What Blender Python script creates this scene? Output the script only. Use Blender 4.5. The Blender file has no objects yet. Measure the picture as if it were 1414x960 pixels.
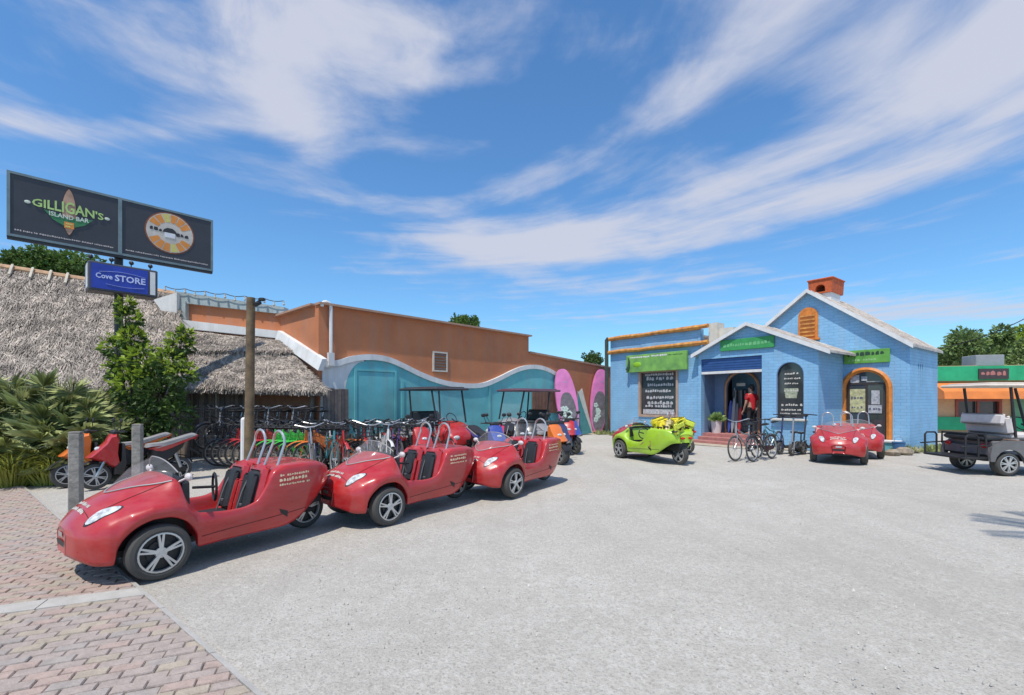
import bpy, bmesh, math, random
from mathutils import Vector, Matrix, geometry
from mathutils.bvhtree import BVHTree
random.seed(11)
sc = bpy.context.scene
C = sc.collection
R = math.radians
# ------------------------------------------------------------------ camera
F, U0, V0, EYE = 640.0, 707.0, 552.0, 1.6
cam_d = bpy.data.cameras.new('camera'); cam = bpy.data.objects.new('camera', cam_d); C.objects.link(cam)
cam_d.sensor_width = 36.0; cam_d.lens = F / 1414 * 36; cam_d.shift_y = (V0 - 480) / 1414
cam_d.clip_start = 0.05; cam_d.clip_end = 6000
cam.location = (0, 0, EYE); cam.rotation_euler = (R(90), 0, 0)
sc.camera = cam
# ------------------------------------------------------------------ sky and sun
SUN_EL = R(64); TO_SUN = Vector((-0.45, -0.89, 0)).normalized()
sun_d = bpy.data.lights.new('sun', 'SUN'); sun = bpy.data.objects.new('sun', sun_d); C.objects.link(sun)
sun_d.energy = 3.7; sun_d.angle = R(0.55); sun_d.color = (1.0, 0.935, 0.83)
sv = Vector((TO_SUN.x * math.cos(SUN_EL), TO_SUN.y * math.cos(SUN_EL), math.sin(SUN_EL)))
sun.rotation_euler = sv.to_track_quat('Z', 'Y').to_euler()
w = bpy.data.worlds.new('World'); sc.world = w; w.use_nodes = True
SKY_STRENGTH = 0.15
def build_world():
    nt = w.node_tree; nt.nodes.clear(); L = nt.links.new
    def N(t, **k):
        n = nt.nodes.new(t)
        for a, b in k.items(): setattr(n, a, b)
        return n
    def put(s, v):
        if hasattr(v, 'is_linked') or isinstance(v, bpy.types.NodeSocket): L(v, s)
        else: s.default_value = v
    def math_(op, a, b=0.0, c=None, clamp=False):
        n = N('ShaderNodeMath', operation=op); n.use_clamp = clamp
        put(n.inputs[0], a); put(n.inputs[1], b)
        if c is not None: put(n.inputs[2], c)
        return n.outputs[0]
    out = N('ShaderNodeOutputWorld'); bg = N('ShaderNodeBackground'); L(bg.outputs[0], out.inputs[0])
    sky = N('ShaderNodeTexSky', sky_type='NISHITA'); sky.sun_disc = False
    sky.sun_elevation = SUN_EL; sky.sun_rotation = math.atan2(TO_SUN.x, TO_SUN.y)
    sky.air_density = 1.15; sky.dust_density = 0.5; sky.ozone_density = 5.5; sky.altitude = 0
    tint = N('ShaderNodeMix', data_type='RGBA', blend_type='MULTIPLY'); tint.inputs[0].default_value = 1
    L(sky.outputs[0], tint.inputs[6]); tint.inputs[7].default_value = (0.62, 0.90, 1.06, 1)
    tc = N('ShaderNodeTexCoord'); sep = N('ShaderNodeSeparateXYZ'); L(tc.outputs['Generated'], sep.inputs[0])
    dz = math_('MAXIMUM', sep.outputs[2], 0.035)
    px = math_('DIVIDE', sep.outputs[0], dz); py = math_('DIVIDE', sep.outputs[1], dz)
    P = N('ShaderNodeCombineXYZ'); put(P.inputs[0], px); put(P.inputs[1], py)
    wn = N('ShaderNodeTexNoise'); wn.inputs['Scale'].default_value = 0.9; wn.inputs['Detail'].default_value = 3
    L(P.outputs[0], wn.inputs['Vector'])
    ws = N('ShaderNodeSeparateXYZ'); L(wn.outputs['Color'], ws.inputs[0])
    wx = math_('MULTIPLY', math_('SUBTRACT', ws.outputs[0], 0.5), 0.26); wy = math_('MULTIPLY', math_('SUBTRACT', ws.outputs[1], 0.5), 0.26)
    dx = math_('ADD', math_('ADD', px, 0.6), wx); dy = math_('ADD', math_('SUBTRACT', py, 1.0), wy)
    r = math_('SQRT', math_('ADD', math_('MULTIPLY', dx, dx), math_('MULTIPLY', dy, dy)))
    th = math_('ARCTAN2', dy, dx)
    sv_ = N('ShaderNodeCombineXYZ'); put(sv_.inputs[0], math_('MULTIPLY', r, 2.1)); put(sv_.inputs[1], math_('MULTIPLY', th, 1.0))
    n1 = N('ShaderNodeTexNoise'); n1.inputs['Scale'].default_value = 1.25; n1.inputs['Detail'].default_value = 9; n1.inputs['Roughness'].default_value = 0.58
    n1.inputs['Distortion'].default_value = 0.35; L(sv_.outputs[0], n1.inputs['Vector'])
    n2 = N('ShaderNodeTexNoise'); n2.inputs['Scale'].default_value = 2.1; n2.inputs['Detail'].default_value = 9; n2.inputs['Roughness'].default_value = 0.55
    n2.inputs['Distortion'].default_value = 0.5; L(P.outputs[0], n2.inputs['Vector'])
    ramp = N('ShaderNodeValToRGB'); cr = ramp.color_ramp; cr.interpolation = 'B_SPLINE'
    # how much cloud lies in each ring of the cirrus fan (radius 0 to 4)
    stops = [(0, .34), (.20, .30), (.27, .24), (.318, .72), (.36, .20), (.41, .30), (.48, .86), (.535, .60), (.585, .66), (.64, .90), (.70, .46), (.78, .18), (1, .10)]
    while len(cr.elements) > 1: cr.elements.remove(cr.elements[-1])
    cr.elements[0].position = stops[0][0]; cr.elements[0].color = (stops[0][1],) * 3 + (1,)
    for p_, v_ in stops[1:]:
        e = cr.elements.new(p_); e.color = (v_, v_, v_, 1)
    put(ramp.inputs[0], math_('MULTIPLY', r, 0.25))
    def blob(cx, cy, sx, sy, amp):
        a = math_('DIVIDE', math_('SUBTRACT', math_('ADD', px, wx), cx), sx); b = math_('DIVIDE', math_('SUBTRACT', math_('ADD', py, wy), cy), sy)
        q = math_('ADD', math_('MULTIPLY', a, a), math_('MULTIPLY', b, b))
        return math_('MULTIPLY', math_('POWER', 2.718, math_('MULTIPLY', q, -1)), amp)
    s = ramp.outputs[0]
    for b in (blob(-.52, 1.27, .32, .26, .85), blob(-.80, 1.70, .15, .30, .55), blob(-.20, 1.42, .22, .09, .45), blob(-1.10, 2.50, .36, .13, .60), blob(-1.35, 1.68, .60, .12, .42), blob(-1.5, 1.32, .5, .16, .22),
              blob(-.06, 2.90, .46, .50, .62), blob(.55, 3.0, .6, .35, .30), blob(1.2, 1.25, .65, .5, .45), blob(4.9, 5.3, 2.4, 1.0, .85), blob(1.2, 4.0, 1.4, .5, .22),
              blob(.02, 1.66, .36, .20, -.60), blob(-.42, 2.12, .36, .15, -.55), blob(-2.1, 2.6, .8, .6, -.95), blob(.80, 1.66, .18, .24, -.45), blob(-1.6, 3.3, .9, .7, -.8)):
        s = math_('ADD', s, b)
    nn = math_('ADD', math_('MULTIPLY', n1.outputs[0], 0.60), math_('MULTIPLY', n2.outputs[0], 0.40))
    tot = math_('ADD', math_('MULTIPLY', s, 0.50), math_('MULTIPLY', math_('SUBTRACT', nn, 0.5), 1.5))
    mr = N('ShaderNodeMapRange'); mr.interpolation_type = 'SMOOTHSTEP'
    put(mr.inputs[0], tot); mr.inputs[1].default_value = 0.09; mr.inputs[2].default_value = 0.58; mr.inputs[3].default_value = 0.0; mr.inputs[4].default_value = 0.95
    fade = N('ShaderNodeMapRange'); put(fade.inputs[0], sep.outputs[2]); fade.inputs[1].default_value = 0.02; fade.inputs[2].default_value = 0.16
    dens = math_('MULTIPLY', mr.outputs[0], fade.outputs[0])
    mix = N('ShaderNodeMix', data_type='RGBA'); put(mix.inputs[0], dens); L(tint.outputs[2], mix.inputs[6])
    k = 1 / SKY_STRENGTH
    mix.inputs[7].default_value = (0.56 * k, 0.59 * k, 0.70 * k, 1)
    L(mix.outputs[2], bg.inputs[0]); bg.inputs[1].default_value = SKY_STRENGTH
build_world()
sc.view_settings.view_transform = 'Standard'; sc.view_settings.look = 'None'
sc.view_settings.exposure = 0.14; sc.view_settings.gamma = 1.0
sc.view_settings.use_curve_mapping = False

# ------------------------------------------------------------------ helpers
def gpt(u, v):
    return Vector(((u - U0) * EYE / (v - V0), F * EYE / (v - V0), 0))
def dpt(u, v, Y):
    return Vector(((u - U0) * Y / F, Y, EYE - (v - V0) * Y / F))
class Fr:                                   # a building's own frame: x along its front, y inward, z up
    def __init__(s, x, y, deg): s.o = Vector((x, y, 0)); s.a = R(deg); s.d = Vector((math.cos(s.a), math.sin(s.a), 0)); s.n = Vector((-math.sin(s.a), math.cos(s.a), 0))
    def pix(s, u, v, y=0.0):
        D = Vector(((u - U0) / F, 1, -(v - V0) / F)); p0 = s.o + s.n * y
        t = (p0 - Vector((0, 0, EYE))).dot(s.n) / D.dot(s.n)
        q = Vector((0, 0, EYE)) + D * t
        return ((q - s.o).dot(s.d), q.z)
    def world(s, x, y, z=0): return s.o + s.d * x + s.n * y + Vector((0, 0, z))
class MB:
    def __init__(s): s.v = []; s.f = []; s.m = []; s.k = 0
    def add(s, vs, fs, M=None):
        o = len(s.v)
        if M is not None: vs = [M @ Vector(p) for p in vs]
        s.v += [tuple(p) for p in vs]; s.f += [tuple(i + o for i in f) for f in fs]; s.m += [s.k] * len(fs); return s
    def box(s, c, d, M=None):
        x, y, z = c; a, b, e = d[0] / 2, d[1] / 2, d[2] / 2
        vs = [(x + i * a, y + j * b, z + k * e) for i in (-1, 1) for j in (-1, 1) for k in (-1, 1)]
        return s.add(vs, [(0, 1, 3, 2), (4, 6, 7, 5), (0, 4, 5, 1), (2, 3, 7, 6), (0, 2, 6, 4), (1, 5, 7, 3)], M)
    def bbox(s, c, d, b=0.01, M=None):                                     # bevelled box
        x, y, z = c; hx, hy, hz = d[0] / 2, d[1] / 2, d[2] / 2; b = min(b, hx * .9, hy * .9, hz * .9)
        pts = []
        for k, zz, in_ in ((0, -hz, b), (1, -hz + b, 0), (2, hz - b, 0), (3, hz, b)):
            a, e = hx - in_, hy - in_
            pts += [(x + p, y + q, z + zz) for p, q in ((-a + b, -e), (a - b, -e), (a, -e + b), (a, e - b), (a - b, e), (-a + b, e), (-a, e - b), (-a, -e + b))]
        fs = [tuple(range(7, -1, -1)), tuple(range(24, 32))]
        for k in range(3):
            for i in range(8):
                j = (i + 1) % 8; fs.append((k * 8 + i, k * 8 + j, k * 8 + 8 + j, k * 8 + 8 + i))
        return s.add(pts, fs, M)
    def tube(s, pts, r, n=6, closed=False, caps=True, M=None):
        pts = [Vector(p) for p in pts]; m = len(pts); vs = []; fs = []
        rr = r if isinstance(r, (list, tuple)) else [r] * m
        up = None
        for i, p in enumerate(pts):
            if closed: t = pts[(i + 1) % m] - pts[i - 1]
            else: t = pts[min(i + 1, m - 1)] - pts[max(i - 1, 0)]
            t.normalize()
            if up is None:
                up = Vector((0, 0, 1)) if abs(t.z) < .9 else Vector((1, 0, 0))
            x = t.cross(up)
            if x.length < 1e-5: x = t.cross(Vector((0.3, 1, 0.2)))
            x.normalize(); y = x.cross(t); up = y
            for k in range(n):
                a = 2 * math.pi * k / n; vs.append(p + (x * math.cos(a) + y * math.sin(a)) * rr[i])
        for i in range(m if closed else m - 1):
            j = (i + 1) % m
            for k in range(n):
                l = (k + 1) % n; fs.append((i * n + k, i * n + l, j * n + l, j * n + k))
        if caps and not closed: fs += [tuple(range(n - 1, -1, -1)), tuple((m - 1) * n + k for k in range(n))]
        return s.add(vs, fs, M)
    def cyl(s, a, b, r, r2=None, n=10, M=None): return s.tube([a, b], [r, r if r2 is None else r2], n, M=M)
    def lathe(s, prof, n=16, M=None, axis='y'):                           # profile of (radius, along)
        vs = []; fs = []; m = len(prof)
        for i in range(n):
            a = 2 * math.pi * i / n
            for r, h in prof:
                c, q = r * math.cos(a), r * math.sin(a)
                vs.append((c, h, q) if axis == 'y' else (c, q, h))
        for i in range(n):
            j = (i + 1) % n
            for k in range(m - 1): fs.append((i * m + k, i * m + k + 1, j * m + k + 1, j * m + k))
        return s.add(vs, fs, M)
    def ball(s, c, r, n=10, m=7, M=None):
        c = Vector(c); rx, ry, rz = (r, r, r) if not isinstance(r, (tuple, list)) else r
        vs = [c + Vector((0, 0, -rz))]; fs = []
        for j in range(1, m):
            b = -math.pi / 2 + math.pi * j / m
            for i in range(n):
                a = 2 * math.pi * i / n; vs.append(c + Vector((rx * math.cos(b) * math.cos(a), ry * math.cos(b) * math.sin(a), rz * math.sin(b))))
        vs.append(c + Vector((0, 0, rz))); e = len(vs) - 1
        for i in range(n):
            k = (i + 1) % n; fs.append((0, 1 + k, 1 + i)); fs.append((e, 1 + (m - 2) * n + i, 1 + (m - 2) * n + k))
            for j in range(m - 2): fs.append((1 + j * n + i, 1 + j * n + k, 1 + (j + 1) * n + k, 1 + (j + 1) * n + i))
        return s.add(vs, fs, M)
    def prism(s, outer, y0, y1, holes=(), M=None):                        # outline in (x, z), thickness along y
        loops = [list(outer)] + [list(h) for h in holes]
        flat = [p for l in loops for p in l]; n = len(flat)
        tri = geometry.tessellate_polygon([[Vector((p[0], p[1], 0)) for p in l] for l in loops])
        vs = [(p[0], y0, p[1]) for p in flat] + [(p[0], y1, p[1]) for p in flat]
        fs = [tuple(t) for t in tri] + [tuple(i + n for i in reversed(t)) for t in tri]
        o = 0
        for l in loops:
            m = len(l)
            for i in range(m):
                j = (i + 1) % m; fs.append((o + i, o + j, n + o + j, n + o + i))
            o += m
        return s.add(vs, fs, M)
    def prism_y(s, outer, x0, x1, M=None):                                 # outline in (y, z), thickness along x
        return s.prism(outer, -x0, -x1, M=(M or Matrix()) @ Matrix.Rotation(R(90), 4, 'Z'))
    def quad(s, a, b, c, d, M=None): return s.add([a, b, c, d], [(0, 1, 2, 3)], M)
    def obj(s, name, mats, parent=None, smooth=35, normals=True):
        me = bpy.data.meshes.new(name); me.from_pydata(s.v, [], s.f)
        if not isinstance(mats, (list, tuple)): mats = [mats]
        for m in mats: me.materials.append(m)
        if any(s.m): me.polygons.foreach_set('material_index', s.m)
        if normals:
            bm = bmesh.new(); bm.from_mesh(me); bmesh.ops.recalc_face_normals(bm, faces=bm.faces); bm.to_mesh(me); bm.free()
        if smooth:
            me.polygons.foreach_set('use_smooth', [True] * len(me.polygons))
            me.set_sharp_from_angle(angle=R(smooth))
        me.update()
        o = bpy.data.objects.new(name, me); C.objects.link(o)
        if parent is not None: o.parent = parent
        return o
def tag(o, label=None, cat=None, group=None, kind=None):
    if label: o['label'] = label
    if cat: o['category'] = cat
    if group: o['group'] = group
    if kind: o['kind'] = kind
    return o
def thing(name, label, cat, loc=(0, 0, 0), rz=0.0, group=None):
    o = bpy.data.objects.new(name, None); C.objects.link(o); o.empty_display_size = .2
    o.location = loc; o.rotation_euler = (0, 0, rz); return tag(o, label, cat, group)
def copy_tree(o, parent=None):
    c = o.copy(); C.objects.link(c); c.parent = parent
    for ch in [x for x in KIDS(o)]: copy_tree(ch, c)
    return c
def KIDS(o): return [x for x in C.objects if x.parent is o]
def dup(root, loc, rz, label=None, group=None):
    c = copy_tree(root); c.location = loc; c.rotation_euler = (root.rotation_euler[0], root.rotation_euler[1], rz)
    if label: c['label'] = label
    if group: c['group'] = group
    return c
def recolor(root, old, new):
    st = [root]
    while st:
        o = st.pop(); st += KIDS(o)
        if o.type == 'MESH' and any(s.material is old for s in o.material_slots):
            o.data = o.data.copy()
            for i, m in enumerate(o.data.materials):
                if m is old: o.data.materials[i] = new
def arch(x0, x1, z0, z1, n=14):                                             # opening with a round head
    r = (x1 - x0) / 2; cx = (x0 + x1) / 2; zs = max(z0 + .05, z1 - r)
    return [(x0, z0), (x1, z0)] + [(cx + r * math.cos(math.pi * i / n), zs + (z1 - zs) * math.sin(math.pi * i / n)) for i in range(n + 1)]
def rect(x0, x1, z0, z1): return [(x0, z0), (x1, z0), (x1, z1), (x0, z1)]

# ------------------------------------------------------------------ materials
def M_(name, col, rough=.6, metal=0.0, coat=0.0, var=.12, vs=5.0, bump=0.0, bs=40.0, spec=.5, island=0.0, trans=0.0, alpha=1.0, col2=None):
    m = bpy.data.materials.new(name); m.use_nodes = True; nt = m.node_tree; L = nt.links.new
    b = nt.nodes['Principled BSDF']
    b.inputs['Roughness'].default_value = rough; b.inputs['Metallic'].default_value = metal
    b.inputs['Coat Weight'].default_value = coat; b.inputs['Coat Roughness'].default_value = .08
    b.inputs['Specular IOR Level'].default_value = spec; b.inputs['Transmission Weight'].default_value = trans; b.inputs['Alpha'].default_value = alpha
    c4 = tuple(col) + (1,)
    tc = nt.nodes.new('ShaderNodeTexCoord')
    nz = nt.nodes.new('ShaderNodeTexNoise'); nz.inputs['Scale'].default_value = vs; nz.inputs['Detail'].default_value = 6; nz.inputs['Roughness'].default_value = .6
    L(tc.outputs['Object'], nz.inputs['Vector'])
    mx = nt.nodes.new('ShaderNodeMix'); mx.data_type = 'RGBA'
    lo = tuple(max(0, c * (1 - var)) for c in (col2 or col)) + (1,); hi = tuple(min(1, c * (1 + var)) for c in col) + (1,)
    mx.inputs[6].default_value = lo; mx.inputs[7].default_value = hi
    mr = nt.nodes.new('ShaderNodeMapRange'); mr.inputs[1].default_value = .3; mr.inputs[2].default_value = .7
    L(nz.outputs[0], mr.inputs[0]); L(mr.outputs[0], mx.inputs[0])
    last = mx.outputs[2]
    if island:
        ge = nt.nodes.new('ShaderNodeNewGeometry'); mi = nt.nodes.new('ShaderNodeMapRange')
        mi.inputs[3].default_value = 1 - island; mi.inputs[4].default_value = 1 + island
        L(ge.outputs['Random Per Island'], mi.inputs[0])
        vm = nt.nodes.new('ShaderNodeVectorMath'); vm.operation = 'SCALE'; L(last, vm.inputs[0]); L(mi.outputs[0], vm.inputs['Scale']); last = vm.outputs[0]
    L(last, b.inputs['Base Color'])
    if bump:
        n2 = nt.nodes.new('ShaderNodeTexNoise'); n2.inputs['Scale'].default_value = bs; n2.inputs['Detail'].default_value = 5
        L(tc.outputs['Object'], n2.inputs['Vector'])
        bp = nt.nodes.new('ShaderNodeBump'); bp.inputs['Strength'].default_value = bump; bp.inputs['Distance'].default_value = .02
        L(n2.outputs[0], bp.inputs['Height']); L(bp.outputs[0], b.inputs['Normal'])
    return m
def stain(m, amt=.25, sx=2.5, sz=.22, low=(.30, .26, .22)):                 # rain streaks and grime, long in z
    nt = m.node_tree; b = nt.nodes['Principled BSDF']; tc = nt.nodes.new('ShaderNodeTexCoord'); mp = nt.nodes.new('ShaderNodeMapping'); mp.inputs['Scale'].default_value = (sx, sx, sz)
    nz = nt.nodes.new('ShaderNodeTexNoise'); nz.inputs['Scale'].default_value = 1.6; nz.inputs['Detail'].default_value = 9; nz.inputs['Roughness'].default_value = .68
    nt.links.new(tc.outputs['Object'], mp.inputs[0]); nt.links.new(mp.outputs[0], nz.inputs['Vector'])
    mr = nt.nodes.new('ShaderNodeMapRange'); mr.inputs[1].default_value = .46; mr.inputs[2].default_value = .74; mr.inputs[3].default_value = 0; mr.inputs[4].default_value = amt
    mx = nt.nodes.new('ShaderNodeMix'); mx.data_type = 'RGBA'; mx.inputs[7].default_value = low + (1,)
    src = b.inputs['Base Color'].links[0].from_socket; nt.links.new(nz.outputs[0], mr.inputs[0]); nt.links.new(mr.outputs[0], mx.inputs[0]); nt.links.new(src, mx.inputs[6]); nt.links.new(mx.outputs[2], b.inputs['Base Color']); return m
def leafmat(name, a, b_, island=.35):
    m = M_(name, a, .5, var=.15, vs=1.2, col2=b_, island=island, spec=.35)
    b = m.node_tree.nodes['Principled BSDF']
    nt = m.node_tree; tr = nt.nodes.new('ShaderNodeBsdfTranslucent'); ms = nt.nodes.new('ShaderNodeMixShader'); ms.inputs[0].default_value = .3
    src = b.inputs['Base Color'].links[0].from_socket; nt.links.new(src, tr.inputs[0])
    nt.links.new(b.outputs[0], ms.inputs[1]); nt.links.new(tr.outputs[0], ms.inputs[2]); nt.links.new(ms.outputs[0], nt.nodes['Material Output'].inputs[0])
    return m
def glassmat(name, col=(.05, .055, .06), rough=.05):
    return M_(name, col, rough, var=.3, vs=1.5, spec=.8)
def clearmat(name, tint, fac):
    m = bpy.data.materials.new(name); m.use_nodes = True; nt = m.node_tree
    b = nt.nodes['Principled BSDF']; b.inputs['Base Color'].default_value = tint + (1,); b.inputs['Roughness'].default_value = .1; b.inputs['Specular IOR Level'].default_value = .6
    tr = nt.nodes.new('ShaderNodeBsdfTransparent'); ms = nt.nodes.new('ShaderNodeMixShader')
    nz = nt.nodes.new('ShaderNodeTexNoise'); nz.inputs['Scale'].default_value = 9; nz.inputs['Detail'].default_value = 6
    mr = nt.nodes.new('ShaderNodeMapRange'); mr.inputs[3].default_value = fac * .6; mr.inputs[4].default_value = fac * 1.4
    nt.links.new(nz.outputs[0], mr.inputs[0]); nt.links.new(mr.outputs[0], ms.inputs[0])
    nt.links.new(tr.outputs[0], ms.inputs[1]); nt.links.new(b.outputs[0], ms.inputs[2]); nt.links.new(ms.outputs[0], nt.nodes['Material Output'].inputs[0])
    return m
def paint(name, col):
    m = M_(name, col, .34, coat=.6, var=.13, vs=3.0, col2=tuple(c * .96 + .010 for c in col))
    nt = m.node_tree; b = nt.nodes['Principled BSDF']                        # a film of pale dust breaks up the gloss
    nz = nt.nodes.new('ShaderNodeTexNoise'); nz.inputs['Scale'].default_value = 7; nz.inputs['Detail'].default_value = 8; nz.inputs['Roughness'].default_value = .7
    mr = nt.nodes.new('ShaderNodeMapRange'); mr.inputs[1].default_value = .38; mr.inputs[2].default_value = .78; mr.inputs[3].default_value = 0; mr.inputs[4].default_value = .13
    mx = nt.nodes.new('ShaderNodeMix'); mx.data_type = 'RGBA'; mx.inputs[7].default_value = (.46, .36, .32, 1)
    src = b.inputs['Base Color'].links[0].from_socket
    nt.links.new(nz.outputs[0], mr.inputs[0]); nt.links.new(mr.outputs[0], mx.inputs[0]); nt.links.new(src, mx.inputs[6]); nt.links.new(mx.outputs[2], b.inputs['Base Color'])
    m2 = nt.nodes.new('ShaderNodeMapRange'); m2.inputs[1].default_value = .3; m2.inputs[2].default_value = .75; m2.inputs[3].default_value = .24; m2.inputs[4].default_value = .5
    nt.links.new(nz.outputs[0], m2.inputs[0]); nt.links.new(m2.outputs[0], b.inputs['Roughness'])
    return m
red = paint('red_paint', (.44, .008, .010)); lime = paint('lime_paint', (.36, .58, .02))
orange_p = paint('orange_paint', (.72, .16, .01)); blue_p = paint('blue_paint', (.02, .06, .32)); navy_p = paint('navy_paint', (.018, .03, .11))
pink_p = paint('pink_red_paint', (.55, .03, .09)); green_p = paint('green_paint', (.03, .50, .04)); silver_p = paint('silver_paint', (.28, .29, .32)); black_p = paint('black_paint', (.02, .02, .022))
teal_p = paint('teal_paint', (.03, .22, .26)); purple_p = paint('purple_paint', (.12, .06, .24)); white_p = paint('white_paint', (.7, .7, .7)); grey_p = paint('grey_paint', (.13, .13, .14))
rubber = M_('rubber', (.05, .048, .046), .85, var=.35, vs=9, col2=(.10, .095, .085)); black = M_('black_plastic', (.018, .018, .02), .5)
chrome = M_('chrome', (.62, .62, .63), .3, metal=.85); steel = M_('steel', (.45, .46, .47), .38, metal=.8); alu = M_('alloy', (.55, .55, .55), .35, metal=.6)
vinyl_b = M_('black_vinyl', (.022, .024, .028), .55, bump=.1); vinyl_w = M_('white_vinyl', (.62, .57, .55), .5); vinyl_g = M_('grey_vinyl', (.30, .29, .29), .5)
lens = M_('lamp_lens', (.60, .61, .60), .10, spec=.9, var=.35, vs=22, col2=(.42, .43, .44)); tail_red = M_('tail_lamp', (.5, .01, .01), .2); amber = M_('amber_lens', (.75, .25, .02), .2)
decal_w = M_('decal_white', (.58, .54, .48), .5); decal_y = M_('decal_cream', (.72, .55, .36), .5)
shield = clearmat('perspex', (.5, .5, .5), .13)
white = M_('white_trim', (.72, .71, .69), .6, var=.08); cream = M_('cream_trim', (.62, .58, .50), .7)

# ------------------------------------------------------------------ ground
def gravel_mat():
    m = bpy.data.materials.new('shell_gravel'); m.use_nodes = True; nt = m.node_tree; L = nt.links.new; b = nt.nodes['Principled BSDF']
    b.inputs['Roughness'].default_value = .95; b.inputs['Specular IOR Level'].default_value = .15
    tc = nt.nodes.new('ShaderNodeTexCoord')
    def nz(sc_, d=6, ro=.6):
        n = nt.nodes.new('ShaderNodeTexNoise'); n.inputs['Scale'].default_value = sc_; n.inputs['Detail'].default_value = d; n.inputs['Roughness'].default_value = ro
        L(tc.outputs['Object'], n.inputs['Vector']); return n
    def mixc(f, a, c):
        x = nt.nodes.new('ShaderNodeMix'); x.data_type = 'RGBA'; L(f, x.inputs[0])
        for s_, v in ((x.inputs[6], a), (x.inputs[7], c)):
            if isinstance(v, tuple): s_.default_value = v
            else: L(v, s_)
        return x.outputs[2]
    def rng(n, a, c, lo=0, hi=1):
        r = nt.nodes.new('ShaderNodeMapRange'); r.inputs[1].default_value = a; r.inputs[2].default_value = c; r.inputs[3].default_value = lo; r.inputs[4].default_value = hi
        L(n, r.inputs[0]); return r.outputs[0]
    big = nz(.35, 5); mid = nz(2.6, 6, .65); fine = nz(55, 4, .7)
    c = mixc(rng(big.outputs[0], .35, .65), (.48, .45, .40, 1), (.565, .537, .485, 1))
    c = mixc(rng(mid.outputs[0], .42, .72, 0, .55), c, (.42, .385, .335, 1))
    gr = nz(19, 5, .7); c = mixc(rng(gr.outputs[0], .50, .70, 0, .5), c, (.36, .335, .295, 1)); c = mixc(rng(gr.outputs[0], .48, .30, 0, .5), c, (.66, .64, .59, 1))
    c = mixc(rng(fine.outputs[0], .48, .70, 0, .8), c, (.27, .25, .225, 1))
    vo = nt.nodes.new('ShaderNodeTexVoronoi'); vo.inputs['Scale'].default_value = 70; L(tc.outputs['Object'], vo.inputs['Vector'])
    c = mixc(rng(vo.outputs['Distance'], .0, .18, .5, 0), c, (.68, .66, .61, 1))
    vs_ = nt.nodes.new('ShaderNodeTexVoronoi'); vs_.inputs['Scale'].default_value = 9; L(tc.outputs['Object'], vs_.inputs['Vector'])
    c = mixc(rng(vs_.outputs['Distance'], .05, .09, .75, 0), c, (.19, .17, .15, 1))
    mp = nt.nodes.new('ShaderNodeMapping'); mp.inputs['Rotation'].default_value = (0, 0, R(38)); mp.inputs['Scale'].default_value = (2.6, .16, 1); L(tc.outputs['Object'], mp.inputs[0])
    tk = nz(.9, 6, .6); L(mp.outputs[0], tk.inputs['Vector'])                 # faint wheel tracks and drifts
    c = mixc(rng(tk.outputs[0], .50, .70, 0, .45), c, (.40, .375, .335, 1))
    sp = nz(.8, 7, .7); c = mixc(rng(sp.outputs[0], .63, .72, 0, .35), c, (.31, .285, .25, 1))
    L(c, b.inputs['Base Color'])
    bp = nt.nodes.new('ShaderNodeBump'); bp.inputs['Strength'].default_value = .8; bp.inputs['Distance'].default_value = .018
    ad = nt.nodes.new('ShaderNodeMath'); ad.operation = 'ADD'; L(fine.outputs[0], ad.inputs[0]); L(mid.outputs[0], ad.inputs[1])
    L(ad.outputs[0], bp.inputs['Height']); L(bp.outputs[0], b.inputs['Normal'])
    return m
mb = MB()                                                                   # finer near the camera, gently uneven, out to the horizon
xs = [-2500, -700, -200, -60, -30] + [-20 + i * .8 for i in range(51)] + [30, 60, 200, 700, 2500]
ys = [-600, -100, -20] + [-4 + i * .8 for i in range(41)] + [40, 70, 200, 800, 4000]
def hgt(x, y):
    if abs(x) > 25 or y > 30 or y < -5: return 0
    return 0.012 * math.sin(x * 1.3 + y * .7) * math.sin(y * 1.1 - x * .4) - .012
vs = [(x, y, hgt(x, y)) for y in ys for x in xs]; n = len(xs)
mb.add(vs, [(j * n + i, j * n + i + 1, (j + 1) * n + i + 1, (j + 1) * n + i) for j in range(len(ys) - 1) for i in range(n - 1)])
tag(mb.obj('ground', gravel_mat()), kind='structure')
# loose stones on the near gravel
mb = MB(); rs = random.Random(5)
for i in range(2600):
    Y = 1.6 + 9 * rs.random() ** 1.7; X = rs.uniform(-1.1, 1.25) * Y
    ex = (X + 3.05) * .62 + (Y - 3.8) * .785                                # right of the paving edge only
    if ex < .12: continue
    a = rs.uniform(.002, .008) * (1.6 if rs.random() < .04 else 1)
    o = [(X + a * rs.uniform(.7, 1.3) * math.cos(k * 1.257), Y + a * rs.uniform(.7, 1.3) * math.sin(k * 1.257), -.012) for k in range(5)]
    mb.add(o + [(X, Y, a * .75)], [(k, (k + 1) % 5, 5) for k in range(5)])
tag(mb.obj('loose_stones', M_('loose_stone', (.50, .475, .43), .9, var=.15, island=.25), smooth=0, normals=False), 'small loose stones and shell bits scattered over the pale gravel lot', 'gravel', kind='stuff')

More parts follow.
